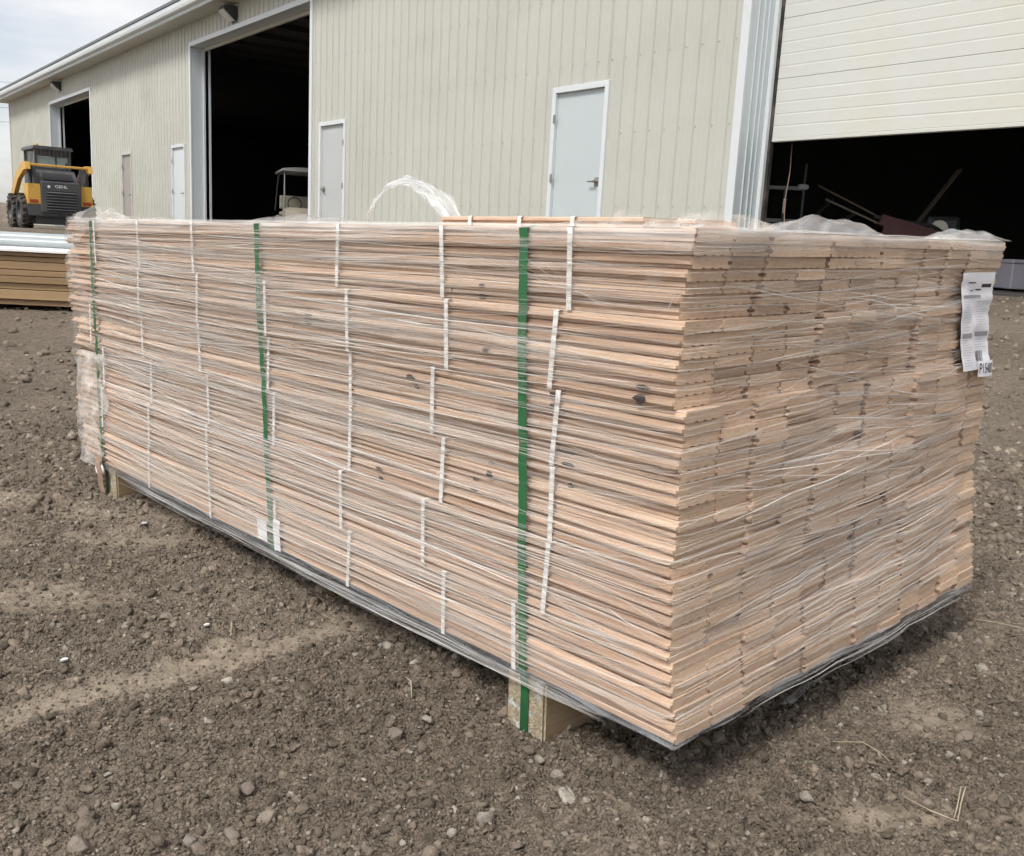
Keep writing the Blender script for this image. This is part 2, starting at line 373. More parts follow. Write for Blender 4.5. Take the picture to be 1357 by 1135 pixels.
def soil_mat(name, clod=False):
    m = bpy.data.materials.new(name); m.use_nodes = True
    t = m.node_tree; b = t.nodes['Principled BSDF']; L = t.links.new; N = t.nodes.new
    b.inputs['Roughness'].default_value = 0.95; b.inputs['Specular IOR Level'].default_value = 0.12
    ge = N('ShaderNodeNewGeometry')
    n1 = N('ShaderNodeTexNoise'); n1.inputs['Scale'].default_value = 1.3; n1.inputs['Detail'].default_value = 6
    n2 = N('ShaderNodeTexNoise'); n2.inputs['Scale'].default_value = 38.0; n2.inputs['Detail'].default_value = 8; n2.inputs['Roughness'].default_value = 0.7
    for n in (n1, n2): L(ge.outputs['Position'], n.inputs['Vector'])
    r1 = N('ShaderNodeValToRGB'); r1.color_ramp.elements[0].position = 0.35; r1.color_ramp.elements[1].position = 0.68
    r1.color_ramp.elements[0].color = (0.182, 0.150, 0.116, 1); r1.color_ramp.elements[1].color = (0.255, 0.213, 0.167, 1)
    L(n1.outputs['Fac'], r1.inputs['Fac']); col = r1.outputs['Color']
    at = N('ShaderNodeAttribute'); at.attribute_name = 'dry'
    mx = N('ShaderNodeMix'); mx.data_type = 'RGBA'; L(at.outputs['Fac'], mx.inputs['Factor']); L(col, mx.inputs[6]); mx.inputs[7].default_value = (0.315, 0.264, 0.203, 1); col = mx.outputs[2]
    mr = N('ShaderNodeMapRange'); mr.inputs['From Min'].default_value = 0.3; mr.inputs['From Max'].default_value = 0.7; mr.inputs['To Min'].default_value = 0.62; mr.inputs['To Max'].default_value = 1.4
    L(n2.outputs['Fac'], mr.inputs['Value'])
    val = mr.outputs[0]
    if clod:
        pw = N('ShaderNodeMapRange'); pw.inputs['To Min'].default_value = 0.66; pw.inputs['To Max'].default_value = 1.42
        L(ge.outputs['Random Per Island'], pw.inputs['Value'])
        mu = N('ShaderNodeMath'); mu.operation = 'MULTIPLY'; L(val, mu.inputs[0]); L(pw.outputs[0], mu.inputs[1]); val = mu.outputs[0]
        # a few of the lumps are small pale stones
        fr = N('ShaderNodeMath'); fr.operation = 'MULTIPLY'; fr.inputs[1].default_value = 91.7; L(ge.outputs['Random Per Island'], fr.inputs[0])
        f2 = N('ShaderNodeMath'); f2.operation = 'FRACT'; L(fr.outputs[0], f2.inputs[0])
        gt = N('ShaderNodeMapRange'); gt.inputs['From Min'].default_value = 0.89; gt.inputs['From Max'].default_value = 0.99; L(f2.outputs[0], gt.inputs['Value'])
        mx2 = N('ShaderNodeMix'); mx2.data_type = 'RGBA'; L(gt.outputs[0], mx2.inputs['Factor']); L(col, mx2.inputs[6]); mx2.inputs[7].default_value = (0.37, 0.34, 0.29, 1); col = mx2.outputs[2]
    hs = N('ShaderNodeHueSaturation'); L(col, hs.inputs['Color']); L(val, hs.inputs['Value']); L(hs.outputs[0], b.inputs['Base Color'])
    n3 = N('ShaderNodeTexNoise'); n3.inputs['Scale'].default_value = 150.0 if not clod else 260.0; n3.inputs['Detail'].default_value = 6; n3.inputs['Roughness'].default_value = 0.7
    L(ge.outputs['Position'], n3.inputs['Vector'])
    bp = N('ShaderNodeBump'); bp.inputs['Strength'].default_value = 0.9; bp.inputs['Distance'].default_value = 0.006
    L(n3.outputs['Fac'], bp.inputs['Height']); nrm = bp.outputs[0]
    if not clod:      # crumbs too small to build
        for sc_, di in ((110.0, 0.010), (230.0, 0.006)):
            vo = N('ShaderNodeTexVoronoi'); vo.inputs['Scale'].default_value = sc_; L(ge.outputs['Position'], vo.inputs['Vector'])
            iv = N('ShaderNodeMath'); iv.operation = 'SUBTRACT'; iv.inputs[0].default_value = 1.0; L(vo.outputs['Distance'], iv.inputs[1])
            b2 = N('ShaderNodeBump'); b2.inputs['Distance'].default_value = di
            st = N('ShaderNodeMapRange'); st.inputs['To Min'].default_value = 0.8; st.inputs['To Max'].default_value = 0.12; L(at.outputs['Fac'], st.inputs['Value']); L(st.outputs[0], b2.inputs['Strength'])
            L(iv.outputs[0], b2.inputs['Height']); L(nrm, b2.inputs['Normal']); nrm = b2.outputs[0]
    L(nrm, b.inputs['Normal'])
    return m
M['soil'] = soil_mat('bare_soil'); M['clods'] = soil_mat('soil_clods', True)

# ------------------------------------------------------------------ ground
PAD = 0.55
def seg_dist(x, y, p, q):
    px, py = p; qx, qy = q; dx, dy = qx - px, qy - py
    t = np.clip(((x - px) * dx + (y - py) * dy) / (dx * dx + dy * dy), 0, 1)
    return np.hypot(x - px - t * dx, y - py - t * dy), t
PATCH = [(-1.42, 2.30, 0.22, 0.10), (-0.98, 2.33, 0.20, 0.07), (-1.7, 2.62, 0.5, 0.12), (0.775, 1.55, 0.10, 0.10), (0.585, 1.25, 0.13, 0.05), (-1.05, 2.55, 0.35, 0.08), (-1.1, 1.95, 0.25, 0.08)]
def smooth_mask(x, y):
    w = 0.07 * fbm(x * 9, y * 9, 4, 0.6)
    d, t = seg_dist(x, y, (-1.15, 1.11), (-0.10, 2.10))
    m = (1 - sstep(0.025, 0.075, d + w * 0.6)) * (0.9 + 0.3 * vnoise(x * 5, y * 5))
    for cx, cy, rx, ry in PATCH:
        e = np.hypot((x - cx) / rx, (y - cy) / ry) + w * 9
        m = np.maximum(m, (1 - sstep(0.3, 1.3, e)) * 0.7)
    return m
DENTS = [((0.375, 1.21), (0.415, 1.17), 0.018), ((0.465, 1.285), (0.53, 1.225), 0.028), ((0.60, 1.37), (0.64, 1.33), 0.014)]
def base_z(x, y):
    z = PAD * sstep(3.4, 9.6, y + 0.35 * np.clip(x, 0, 5)) - 0.012 * (1 - sstep(2.5, 5, y)) + 0.018 * np.tanh(x * 0.8) * (1 - sstep(3.0, 6, y))
    z = z + 0.018 * fbm(x * 1.1, y * 1.1, 3) * (1 - sstep(8, 14, y)) + 0.05 * fbm(x * 0.2, y * 0.2, 2) * sstep(10, 20, y) * 0.6
    return z
def ground_z(x, y, fine=True):
    x = np.asarray(x, float); y = np.asarray(y, float)
    z = base_z(x, y)
    m = smooth_mask(x, y)
    rough = (np.abs(fbm(x * 11, y * 11, 4, 0.55)) * 0.022 - 0.006) * (1 - 0.8 * m) + 0.010 * m * fbm(x * 7, y * 7, 2)
    d, t = seg_dist(x, y, (-1.15, 1.11), (-0.10, 2.10))
    z = z + rough * (1 - sstep(5, 9, y) * 0.5) - 0.016 * (1 - sstep(0.02, 0.12, d))
    if fine:
        z = z + np.abs(vnoise(x * 46, y * 46)) * 0.020 * (1 - m) + np.abs(vnoise(x * 95 + 9, y * 95)) * 0.010 * (1 - 0.97 * m)
    for p, q, r in DENTS:
        dd, _ = seg_dist(x, y, p, q); z = z - 0.050 * (1 - sstep(r * 0.3, r * 1.3, dd)) + 0.006 * np.exp(-((dd - r * 1.7) / (r * 0.5)) ** 2)
    return z
def axis(segs):
    out = [segs[0][0]]
    for a, b, s0, s1 in segs:
        x = a; 
        n = max(2, int(round((b - a) / ((s0 + s1) / 2))))
        u = np.linspace(0, 1, n + 1)[1:]
        out += list(a + (b - a) * (u * s0 + (s1 - s0) * u * u / 2) / (s0 + (s1 - s0) / 2))
    return np.array(out)
xs = axis([(-400, -40, 40, 6), (-40, -6, 3, .25), (-6, -1.7, .10, .012), (-1.7, 1.7, .0068, .0068), (1.7, 5, .012, .10), (5, 40, .3, 3), (40, 400, 6, 40)])
ys = axis([(-40, 0, 6, .12), (0, .8, .08, .012), (.8, 2.3, .0068, .0068), (2.3, 4.5, .008, .03), (4.5, 14, .04, .25), (14, 60, .4, 3), (60, 900, 8, 90)])
X, Y = np.meshgrid(xs, ys)
Zg = ground_z(X, Y)
nx, ny = len(xs), len(ys)
co = np.stack([X.ravel(), Y.ravel(), Zg.ravel()], 1)
idx = (np.arange(ny - 1)[:, None] * nx + np.arange(nx - 1)[None, :]).ravel()
faces = np.stack([idx, idx + 1, idx + nx + 1, idx + nx], 1)
def np_mesh(name, co, faces, mats, smooth=False):
    me = bpy.data.meshes.new(name); k = faces.shape[1]
    me.vertices.add(len(co)); me.vertices.foreach_set('co', co.astype(np.float32).ravel())
    me.loops.add(faces.size); me.loops.foreach_set('vertex_index', faces.astype(np.int32).ravel())
    me.polygons.add(len(faces)); me.polygons.foreach_set('loop_start', np.arange(len(faces), dtype=np.int32) * k)
    me.update(calc_edges=True)
    if smooth: me.polygons.foreach_set('use_smooth', np.ones(len(faces), bool))
    for m in mats: me.materials.append(m)
    me.validate()
    return me
me = np_mesh('ground', co, faces, [M['soil']], smooth=True)
at = me.attributes.new('dry', 'FLOAT', 'POINT'); at.data.foreach_set('value', smooth_mask(X, Y).astype(np.float32).ravel())
go = bpy.data.objects.new('ground', me); COL.objects.link(go); tag(go, 'bare dark brown soil of the yard with smooth tyre tracks', kind='structure')

# crumbs and clods of soil, nobody could count them
def ico(sub):
    bm = bmesh.new(); bmesh.ops.create_icosphere(bm, subdivisions=sub, radius=1)
    bm.verts.ensure_lookup_table(); v = np.array([tuple(q.co) for q in bm.verts]); f = np.array([[w.index for w in q.verts] for q in bm.faces]); bm.free(); return v, f
def lump(v, seed, amp):
    r = np.random.default_rng(seed); out = v.copy()
    for _ in range(8):      # knock flat facets off the ball
        n = r.normal(size=3); n /= np.linalg.norm(n); d = v @ n; c = r.uniform(0.38, 0.75)
        out = out - n * np.clip((out @ n) - c, 0, None)[:, None]
    out = out * (1 + amp * r.normal(size=(len(v), 1))) * r.uniform(0.75, 1.2, 3) * [1, 1, 0.72]
    return out
def scatter(n, rmin, rmax, power, sub, dmin, dmax, seed, ground_bias=0.25):
    r = np.random.default_rng(seed)
    d = dmin * (dmax / dmin) ** r.random(n); a = r.uniform(rad(-41), rad(41), n)
    x = np.sin(a) * d; y = np.cos(a) * d
    s = rmin * (1 - r.random(n) * (1 - (rmin / rmax) ** power)) ** (-1 / power)
    s = s * (0.65 + 0.35 * np.clip(d / 1.2, 1, 4))
    keep = (r.random(n) > smooth_mask(x, y) * (0.72 if rmin < .003 else 0.94)) & (vnoise(x * 3, y * 3) * 0.7 + vnoise(x * 9, y * 9) * 0.4 + 0.75 > r.random(n) * 0.6)
    px, py = x - 0.2525, y - 1.2206      # nothing lies loose right under the stack
    bx_, by_ = px * math.sin(2.3348) - py * math.cos(2.3348), px * math.cos(2.3348) + py * math.sin(2.3348)
    keep &= ~((bx_ > .22) & (bx_ < 1.0) & (by_ > .22) & (by_ < 2.2))
    x, y, s = x[keep], y[keep], s[keep]; n = len(x)
    z = ground_z(x, y) + s * ground_bias
    v, f = ico(sub); V = []; F = []; off = 0; var = [lump(v, 50 + k, 0.06 if sub > 1 else 0.1) for k in range(10)]
    pick = r.integers(0, 10, n); ang = r.uniform(0, 2 * np.pi, n); tx = r.normal(0, 0.35, n); 
    ca, sa = np.cos(ang), np.sin(ang); ct, st = np.cos(tx), np.sin(tx)
    B = np.array(var)[pick]                                        # n,k,3
    y1 = B[:, :, 1] * ct[:, None] - B[:, :, 2] * st[:, None]; z1 = B[:, :, 1] * st[:, None] + B[:, :, 2] * ct[:, None]
    x2 = B[:, :, 0] * ca[:, None] - y1 * sa[:, None]; y2 = B[:, :, 0] * sa[:, None] + y1 * ca[:, None]
    P = np.stack([x2 * s[:, None] + x[:, None], y2 * s[:, None] + y[:, None], z1 * s[:, None] + z[:, None]], 2).reshape(-1, 3)
    FF = (f[None] + (np.arange(n) * len(v))[:, None, None]).reshape(-1, 3)
    return P, FF
P1, F1 = scatter(9500, 0.0042, 0.017, 2.35, 2, 1.0, 4.5, 1, 0.05)
P2, F2 = scatter(92000, 0.0019, 0.0064, 1.8, 1, 0.95, 4.2, 2, 0.2)
P3, F3 = scatter(7500, 0.007, 0.018, 2.8, 1, 2.8, 12.0, 3, 0.08)
Pc = np.concatenate([P1, P2, P3]); Fc = np.concatenate([F1, F2 + len(P1), F3 + len(P1) + len(P2)])
me = np_mesh('soil_clods', Pc, Fc, [M['clods']])
co_ = bpy.data.objects.new('soil_clods', me); COL.objects.link(co_); tag(co_, 'loose crumbs and clods of dark soil over the yard', 'soil', kind='stuff')

# far berm, trees and field at the left edge
mb = MB()
bx = np.linspace(-95, -22, 50); prof = [(-4, -.4), (-2.4, .5), (-1, 1.0), (0, 1.15), (1.2, .95), (3, .4), (5, -.4)]
mb.grid([[(x, 56 + dy + 2 * math.sin(x * .13), PAD + dz * (0.85 + 0.5 * float(fbm(np.array(x * .3), np.array(dy), 3)))) for dy, dz in prof] for x in bx])
tag(mb.build('dirt_berm', M['soil'], smooth=True), 'long low bank of bare earth far behind the loader', kind='structure')

# ------------------------------------------------------------------ warehouse
WA = math.atan2(-0.7904, 0.6126)
P0 = Vector((0.60, 12.06, PAD))
wh = empty('warehouse', P0, WA)
tag(wh, 'long cream steel-sided warehouse with open vehicle doors', 'building')
X_L, X_R, H_W = -35.2, 9.6, 4.80
OPEN = [(-28.0, -22.65, 4.12), (-13.70, -7.42, 4.27), (-19.42, -18.54, 2.12), (-15.12, -14.22, 2.12), (-6.99, -6.05, 2.13), (-0.44, 0.52, 2.12), (2.56, 8.3, 4.27)]
RIB = 0.2286
def siding(x0, x1, z0, z1):
    xs_ = [(x0, 0.0)]
    k = math.floor((x0 - 0.1) / RIB)
    while k * RIB < x1 + 0.05:
        c = k * RIB + 0.06
        for dx, h in ((-0.023, 0), (-0.013, 0.020), (0.013, 0.020), (0.023, 0), (RIB / 2 - .016, 0), (RIB / 2 - .008, .003), (RIB / 2 + .008, .003), (RIB / 2 + .016, 0)):
            if x0 + 1e-4 < c + dx < x1 - 1e-4: xs_.append((c + dx, h))
        k += 1
    xs_.append((x1, 0.0)); xs_.sort()
    m = MB()
    m.grid([[(x, -h, z) for x, h in xs_] for z in (z1, z0)])
    return m
edges = sorted(set([X_L + 0.9144 * i for i in range(int((X_R - X_L) / 0.9144) + 1)] + [X_R] + [v for o in OPEN for v in o[:2]]))
for a, b in zip(edges[:-1], edges[1:]):
    if b - a < 0.004: continue
    mid = (a + b) / 2; z0 = -0.05
    for o in OPEN:
        if o[0] < mid < o[1]: z0 = o[2]
    siding(a, b, z0, H_W).build('siding_panel', M['siding'], wh)
# screw heads: rows of small hexes beside the ribs
mb = MB()
for zr in (0.30, 0.72, 1.55, 2.38, 3.20, 4.02):
    k = math.floor(X_L / RIB)
    while k * RIB < X_R - .1:
        x = k * RIB + 0.06 + 0.042; k += 1
        if x < X_L + .1 or any(o[0] - .12 < x < o[1] + .12 and zr < o[2] + .1 for o in OPEN): continue
        n = len(mb.v)
        for j in range(6): mb.v.append((x + .0095 * math.cos(j * math.pi / 3), -0.0005, zr + .0095 * math.sin(j * math.pi / 3)))
        for j in range(6): mb.v.append((x + .008 * math.cos(j * math.pi / 3), -0.0075, zr + .008 * math.sin(j * math.pi / 3)))
        for j in range(6): mb.f.append((n + (j + 1) % 6, n + j, n + 6 + j, n + 6 + (j + 1) % 6)); mb.mi.append(0)
        mb.f.append(tuple(n + 6 + j for j in range(6))); mb.mi.append(0)
tag(mb.build('screw_heads', M['screw'], wh), kind='stuff')
# corner trim, soffit, fascia, roof
m = MB(); m.box(X_L - .03, X_L + .10, -.03, .12, -.05, H_W); m.build('corner_trim', M['siding'], wh)
m = MB(); m.box(X_L, X_L + .03, .13, 16, -.05, H_W); m.build('end_wall', M['siding'], wh)
m = MB(); m.box(X_R - .03, X_R, .13, 16, -.05, H_W); m.build('end_wall', M['siding'], wh)
m = MB(); m.box(X_L, X_R, 15.9, 16, -.05, H_W); m.build('back_wall', M['siding'], wh)
OV = 0.46
x = X_L - .5
i = 0
while x < X_R + .3:      # soffit boards run out from the wall
    m = MB(); m.box(x + .004, min(x + .41, X_R + .4), -OV + .02, 0.03, H_W - .030 + .002 * (i % 2), H_W - .012); m.build('soffit_panel', M['soffit'], wh); x += .41; i += 1
m = MB(); m.box(X_L - .52, X_R + .4, -OV - .02, -OV + .018, H_W - .045, H_W + .13); m.build('fascia', M['trim'], wh)
m = MB(); m.prism([(-OV - .115, H_W + .045), (-OV - .025, H_W + .02), (-OV - .022, H_W + .19), (-OV - .13, H_W + .19), (-OV - .13, H_W + .10)], 'x', X_L - .55, X_R + .4); m.build('gutter', M['trim'], wh)
m = MB(); m.prism([(-OV - .15, H_W + .20), (8, H_W + 3.0), (16.5, H_W + .12), (16.5, H_W + .20), (8, H_W + 3.08), (-OV - .15, H_W + .262)], 'x', X_L - .55, X_R + .4); m.build('roof', M['roof'], wh)
# dark interior
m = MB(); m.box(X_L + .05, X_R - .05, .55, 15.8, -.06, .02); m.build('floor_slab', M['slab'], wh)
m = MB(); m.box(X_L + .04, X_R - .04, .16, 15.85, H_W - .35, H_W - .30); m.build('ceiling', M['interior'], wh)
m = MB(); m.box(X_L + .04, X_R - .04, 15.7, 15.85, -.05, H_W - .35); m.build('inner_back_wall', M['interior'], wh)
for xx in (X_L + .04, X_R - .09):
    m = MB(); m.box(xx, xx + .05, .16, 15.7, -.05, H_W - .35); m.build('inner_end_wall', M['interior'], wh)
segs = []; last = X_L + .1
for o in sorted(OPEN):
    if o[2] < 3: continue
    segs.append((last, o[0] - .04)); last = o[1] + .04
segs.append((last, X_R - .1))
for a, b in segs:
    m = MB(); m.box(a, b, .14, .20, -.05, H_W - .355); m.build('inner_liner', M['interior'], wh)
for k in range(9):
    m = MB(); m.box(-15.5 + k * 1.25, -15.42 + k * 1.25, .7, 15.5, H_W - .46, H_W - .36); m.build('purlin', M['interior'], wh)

def vehicle_door(x0, x1, zt, depth):
    # pale trim on the wall face and deep grey returns
    tw = .10
    for (a, b) in ((x0 - tw, x0 + .004), (x1 - .004, x1 + tw)):
        m = MB(); m.box(a, b, -.034, .004, -.05, zt + tw, bev=.004); m.build('door_trim', M['trim'], wh)
    m = MB(); m.box(x0 + .006, x1 - .006, -.031, .004, zt - .004, zt + tw - .003, bev=.004); m.build('door_trim', M['trim'], wh)
    for a, b in ((x0 - .05, x0), (x1, x1 + .05)):
        m = MB(); m.box(a, b, .006, depth, -.05, zt - .001); 
        m.build('jamb', M['jamb'], wh)
    m = MB(); m.box(x0, x1, .006, depth, zt, zt + .05); m.build('head_jamb', M['jamb'], wh)
    # stop moulding and track just inside
    m = MB(); m.box(x0 + .001, x0 + .05, depth + .002, depth + .045, -.05, zt - .02); m.build('door_stop', M['trim'], wh)
    if x0 > 0: x0 -= 1.0
    m = MB(); m.box(x0 + .10, x0 + .116, depth + .10, depth + .15, -.05, zt - .02); m.build('door_track', M['jamb'], wh)
    if x1 > 5: x0 += 1.0
    m = MB(); m.box(x1 - .05, x1 - .001, depth + .002, depth + .045, -.05, zt - .02); m.build('door_stop', M['trim'], wh)
    m = MB(); m.box(x0 + .05, x1 - .05, depth + .003, depth + .05, zt - .07, zt - .002); m.build('head_stop', M['soffit'], wh)
for o, dp in ((OPEN[0], .26), (OPEN[1], .26), (OPEN[6], .33)): vehicle_door(o[0], o[1], o[2], dp)
# seams along the near jamb
for yy in (.09, .18, .25):
    m = MB(); m.box(OPEN[6][0] - .001, OPEN[6][0] + .010, yy, yy + .014, -.05, 4.2); m.build('jamb_rib', M['jamb'], wh)
# overhead door, half raised: each section with pressed ribs
x0, x1 = 2.64, 8.25
for k in range(5):
    zb_ = 1.435 + k * .583; prof = [(0.0, 0.0)]
    H = .580
    for j in range(1, 5):
        c = H * j / 5; prof += [(c - .010, 0), (c - .004, .0018), (c + .004, .0018), (c + .010, 0)]
    prof += [(H - .006, 0), (H, .005)]
    m = MB(); yf = .395
    m.grid([[(x0, yf + d, zb_ + z), (x1, yf + d, zb_ + z)] for z, d in prof])
    m.grid([[(x1, yf + .045, zb_ + H), (x0, yf + .045, zb_ + H)], [(x1, yf + .045, zb_), (x0, yf + .045, zb_)]])
    m.quad((x0, yf, zb_), (x1, yf, zb_), (x1, yf + .045, zb_), (x0, yf + .045, zb_))
    m.quad((x0, yf + .01, zb_ + H), (x0, yf + .045, zb_ + H), (x1, yf + .045, zb_ + H), (x1, yf + .01, zb_ + H))
    m.build('door_section', M['section'], wh)
m = MB(); m.box(x0, x1, .388, .45, 1.395, 1.432, bev=.006); m.build('bottom_rail', M['section'], wh)
m = MB(); m.box(x0 - .03, x0 - .002, .38, .43, .02, 4.2); m.build('weather_strip', M['rubber'], wh)
m = MB(); m.tube([(2.74, .60, 1.40), (2.75, .60, 1.1), (2.72, .60, .8), (2.755, .60, .5), (2.73, .60, .1)], .006, 6); m.build('pull_rope', M['cardboard'], wh, smooth=True)

def man_door(x0, x1, zt, m_, hinge_left, knob=True, frame=None):
    fr = frame or M['trim']
    root = MB(); root.box(x0 + .035, x1 - .035, .018, .062, .012, zt - .035, bev=.003)
    d = root.build('door', m_, wh)
    for a, b in ((x0 - .035, x0 + .033), (x1 - .033, x1 + .035)):
        f = MB(); f.box(a, b, -.030, .10, -.05, zt + .038, bev=.004); f.build('door_frame', fr, d)
    f = MB(); f.box(x0 + .034, x1 - .034, -.029, .10, zt - .033, zt + .036, bev=.004); f.build('door_frame', fr, d)
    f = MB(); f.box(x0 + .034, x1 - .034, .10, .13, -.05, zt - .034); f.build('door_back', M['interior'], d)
    hx = x0 + .030 if hinge_left else x1 - .030
    for z in (.25, 1.06, 1.78):
        h = MB(); h.tube([(hx, -.026, z - .055), (hx, -.026, z + .055)], .008, 8); h.box(hx - .022, hx + .022, -.0335, -.0305, z - .05, z + .05); h.build('hinge', M['steel'], d)
    if knob:
        kx = x1 - .11 if hinge_left else x0 + .11
        s = -1 if hinge_left else 1
        h = MB(); h.box(kx - .045, kx + .045, .006, .018, .96, 1.06, bev=.006); h.tube([(kx, .008, 1.01), (kx, -.045, 1.01)], .016, 10); h.tube([(kx, -.042, 1.01), (kx + s * .11, -.042, 1.008)], .010, 8)
        h.build('lever_handle', M['steel'], d, smooth=True, angle=40)
man_door(*OPEN[2], M['door_taupe'], True, frame=M['soffit'])
man_door(*OPEN[3], M['door_white'], True)
man_door(*OPEN[4], M['door_grey'], False)
man_door(*OPEN[5], M['door_blue'], True)

# wall lamps above the two vehicle doors
for (x, lab) in ((-26.35, 'dark wall lamp above the far vehicle door behind the loader'), (-11.0, 'dark wall lamp above the open door with the cart')):
    r = empty('wall_lamp'); r.parent = None
    r.matrix_world = Matrix.Translation(P0) @ Matrix.Rotation(WA, 4, 'Z') @ Matrix.Translation((x, 0, 4.56))
    m = MB(); m.prism([(-.02, -.13), (-.06, -.14), (-.30, .06), (-.28, .13), (-.02, .14)], 'x', -.15, .15); m.build('housing', M['darksteel'], r)
    m = MB(); m.prism([(-.066, -.142), (-.10, -.15), (-.315, .03), (-.304, .056)], 'x', -.13, .13); m.build('lens', M['lamp_glass'], r)
    tag(r, lab, 'lamp', 'wall lamps under the eaves')

def in_building(x, y, z=0.02):
    return Matrix.Translation(P0) @ Matrix.Rotation(WA, 4, 'Z') @ Matrix.Translation((x, y, z))

# ------------------------------------------------------------------ lumber stack
SA = 2.3348
A_ = Vector((math.cos(SA), math.sin(SA), 0)); B_ = Vector((math.sin(SA), -math.cos(SA), 0))
ZB = 0.10
TILT = Matrix.Rotation(0.0051, 4, 'X') @ Matrix.Rotation(-0.0242, 4, 'Y')
SM = Matrix.Translation((0.2525, 1.2206, ZB)) @ TILT @ Matrix(((B_.x, A_.x, 0, 0), (B_.y, A_.y, 0, 0), (0, 0, 1, 0), (0, 0, 0, 1)))
stack = empty('lumber_stack'); stack.matrix_world = SM
tag(stack, 'large stack of tongue-and-groove boards wrapped in stretch film with green bands', 'lumber')
SW, SL, SH = 1.0375, 2.257, 0.71
NB, NLAY, NCOL = 6, 7, 6
NL = NB * NLAY
PT = SH / NL; TH = 0.0163
WB = 0.0846
PROT = [(.013, -.017), (-.001, -.016), (-.001, -.009), (-.007, -.017), (-.009, -.015), (-.010, -.002)]   # row 0 is the top bundle
def board_mesh(flip, relief=True):
    e = .0013; w = WB; t = TH
    pts = [(e, 0)]
    for gx in ((.022, .041, .060) if relief else ()): pts += [(gx - .0045, 0), (gx - .003, .0013), (gx + .003, .0013), (gx + .0045, 0)]
    pts += [(w - e, 0), (w, e), (w, .0052), (w + .0060, .0056), (w + .0060, .0096), (w, .0100), (w, t - e), (w - e, t), (e, t), (0, t - e), (0, .0104), (.0064, .0100), (.0064, .0053), (0, .0049), (0, e)]
    if flip: pts = [(w - a, b) for a, b in reversed(pts)]
    n = len(pts); v = [(a, 0, b) for a, b in pts] + [(a, 1, b) for a, b in pts]
    f = [(i, i + n, (i + 1) % n + n, (i + 1) % n) for i in range(n)] + [tuple(range(n)), tuple(reversed(range(n, 2 * n)))]
    me = bpy.data.meshes.new('board'); me.from_pydata(v, [], f); me.materials.append(M['board']); me.materials.append(M['boardend'])
    me.polygons.foreach_set('material_index', [0] * n + [1, 1]); me.update()
    return me
BM0, BM1 = board_mesh(False), board_mesh(True)
BN0, BN1 = board_mesh(False, False), board_mesh(True, False)
r_ = random.Random(5)
boff = {(k, c): (r_.uniform(-.004, .004), r_.uniform(-.009, .009) * (.3 if k in (0, 5) else 1) if c else 0) for k in range(NB) for c in range(NCOL)}
pieces = []      # (mesh, x, y0, y1, z, flip_z)
left_off = {}; end_off = {}; end_all = np.zeros((NL, 12)); end_x = (np.arange(12) + .5) * SW / 12
far_jit = [r_.uniform(-.02, .035) for _ in range(NL)]
for k in range(NB):
    for j in range(NLAY):
        lay = k * NLAY + j                       # from the top
        z = SH - (lay + 1) * PT
        sh = 0.031 * z / SH
        p = PROT[k][0] + (PROT[k][1] - PROT[k][0]) * j / (NLAY - 1)
        lj = r_.uniform(-.0022, .0022); ej = r_.uniform(-.002, .002)
        far = SL + sh + far_jit[lay] + (.03 if lay < 2 else 0)
        for c in range(NCOL):
            bx_, by_ = boff[(k, c)]
            att = 1.0 if c == 0 else 0.75
            for q in range(2):
                x = c * (SW / NCOL) + q * (WB + .0011) + bx_ + (lj if c == 0 else r_.uniform(-.002, .002)) + (r_.uniform(-.001, .001))
                y0 = sh - p * att - by_ + (ej if c == 0 and q == 0 else r_.gauss(0, .0026))
                if r_.random() < .03 and c > 0: y0 += r_.uniform(.004, .010)
                flip = ((k + c) % 2 == 0)
                end_all[lay, c * 2 + q] = y0
                if c == 0: flip = r_.random() < .8
                if c == 0 and q == 0:
                    left_off[lay] = x - (0.0060 if flip else 0); end_off[lay] = y0
                    cuts = sorted(r_.uniform(.25, 2.05) for _ in range(r_.choice((1, 1, 2, 2))))
                    cuts = [cuts[0]] + [v for i, v in enumerate(cuts[1:]) if v - cuts[i] > .25]
                    ends = [y0] + cuts + [far]
                    for a, b in zip(ends[:-1], ends[1:]):
                        pieces.append((BM1 if flip else BM0, x + r_.uniform(-.0012, .0012), a, b - .0012, z + r_.uniform(0, .0005), 0))
                else:
                    pieces.append(((BN1 if flip else BN0) if r_.random() < .55 else (BM1 if flip else BM0), x, y0, far + r_.uniform(-.02, .02), z + r_.uniform(0, .0006), 0))
def cam_d(pc): return (SM @ Vector((pc[1], pc[2], pc[4])) - Vector((0, 0, CAM_Z))).length
first = [pc for pc in pieces if pc[1] < .05]; rest = sorted([pc for pc in pieces if pc[1] >= .05], key=cam_d)
singles = first + rest[:max(0, 296 - len(first))]; others = rest[max(0, 296 - len(first)):]
for me_, x, a, b, z, fz in singles:
    o = bpy.data.objects.new('board', me_); COL.objects.link(o); o.parent = stack
    o.location = (x, a, z); o.scale = (1, b - a, 1); o.rotation_euler = (0, r_.uniform(-.004, .004), 0)
mb = MB()
for me_, x, a, b, z, fz in others:
    n = len(mb.v)
    for v in me_.vertices: mb.v.append((x + v.co.x, a + v.co.y * (b - a), z + v.co.z))
    for p in me_.polygons: mb.f.append(tuple(n + i for i in p.vertices)); mb.mi.append(p.material_index)
tag(mb.build('farther_boards', [M['board'], M['boardend']], stack), kind='stuff')
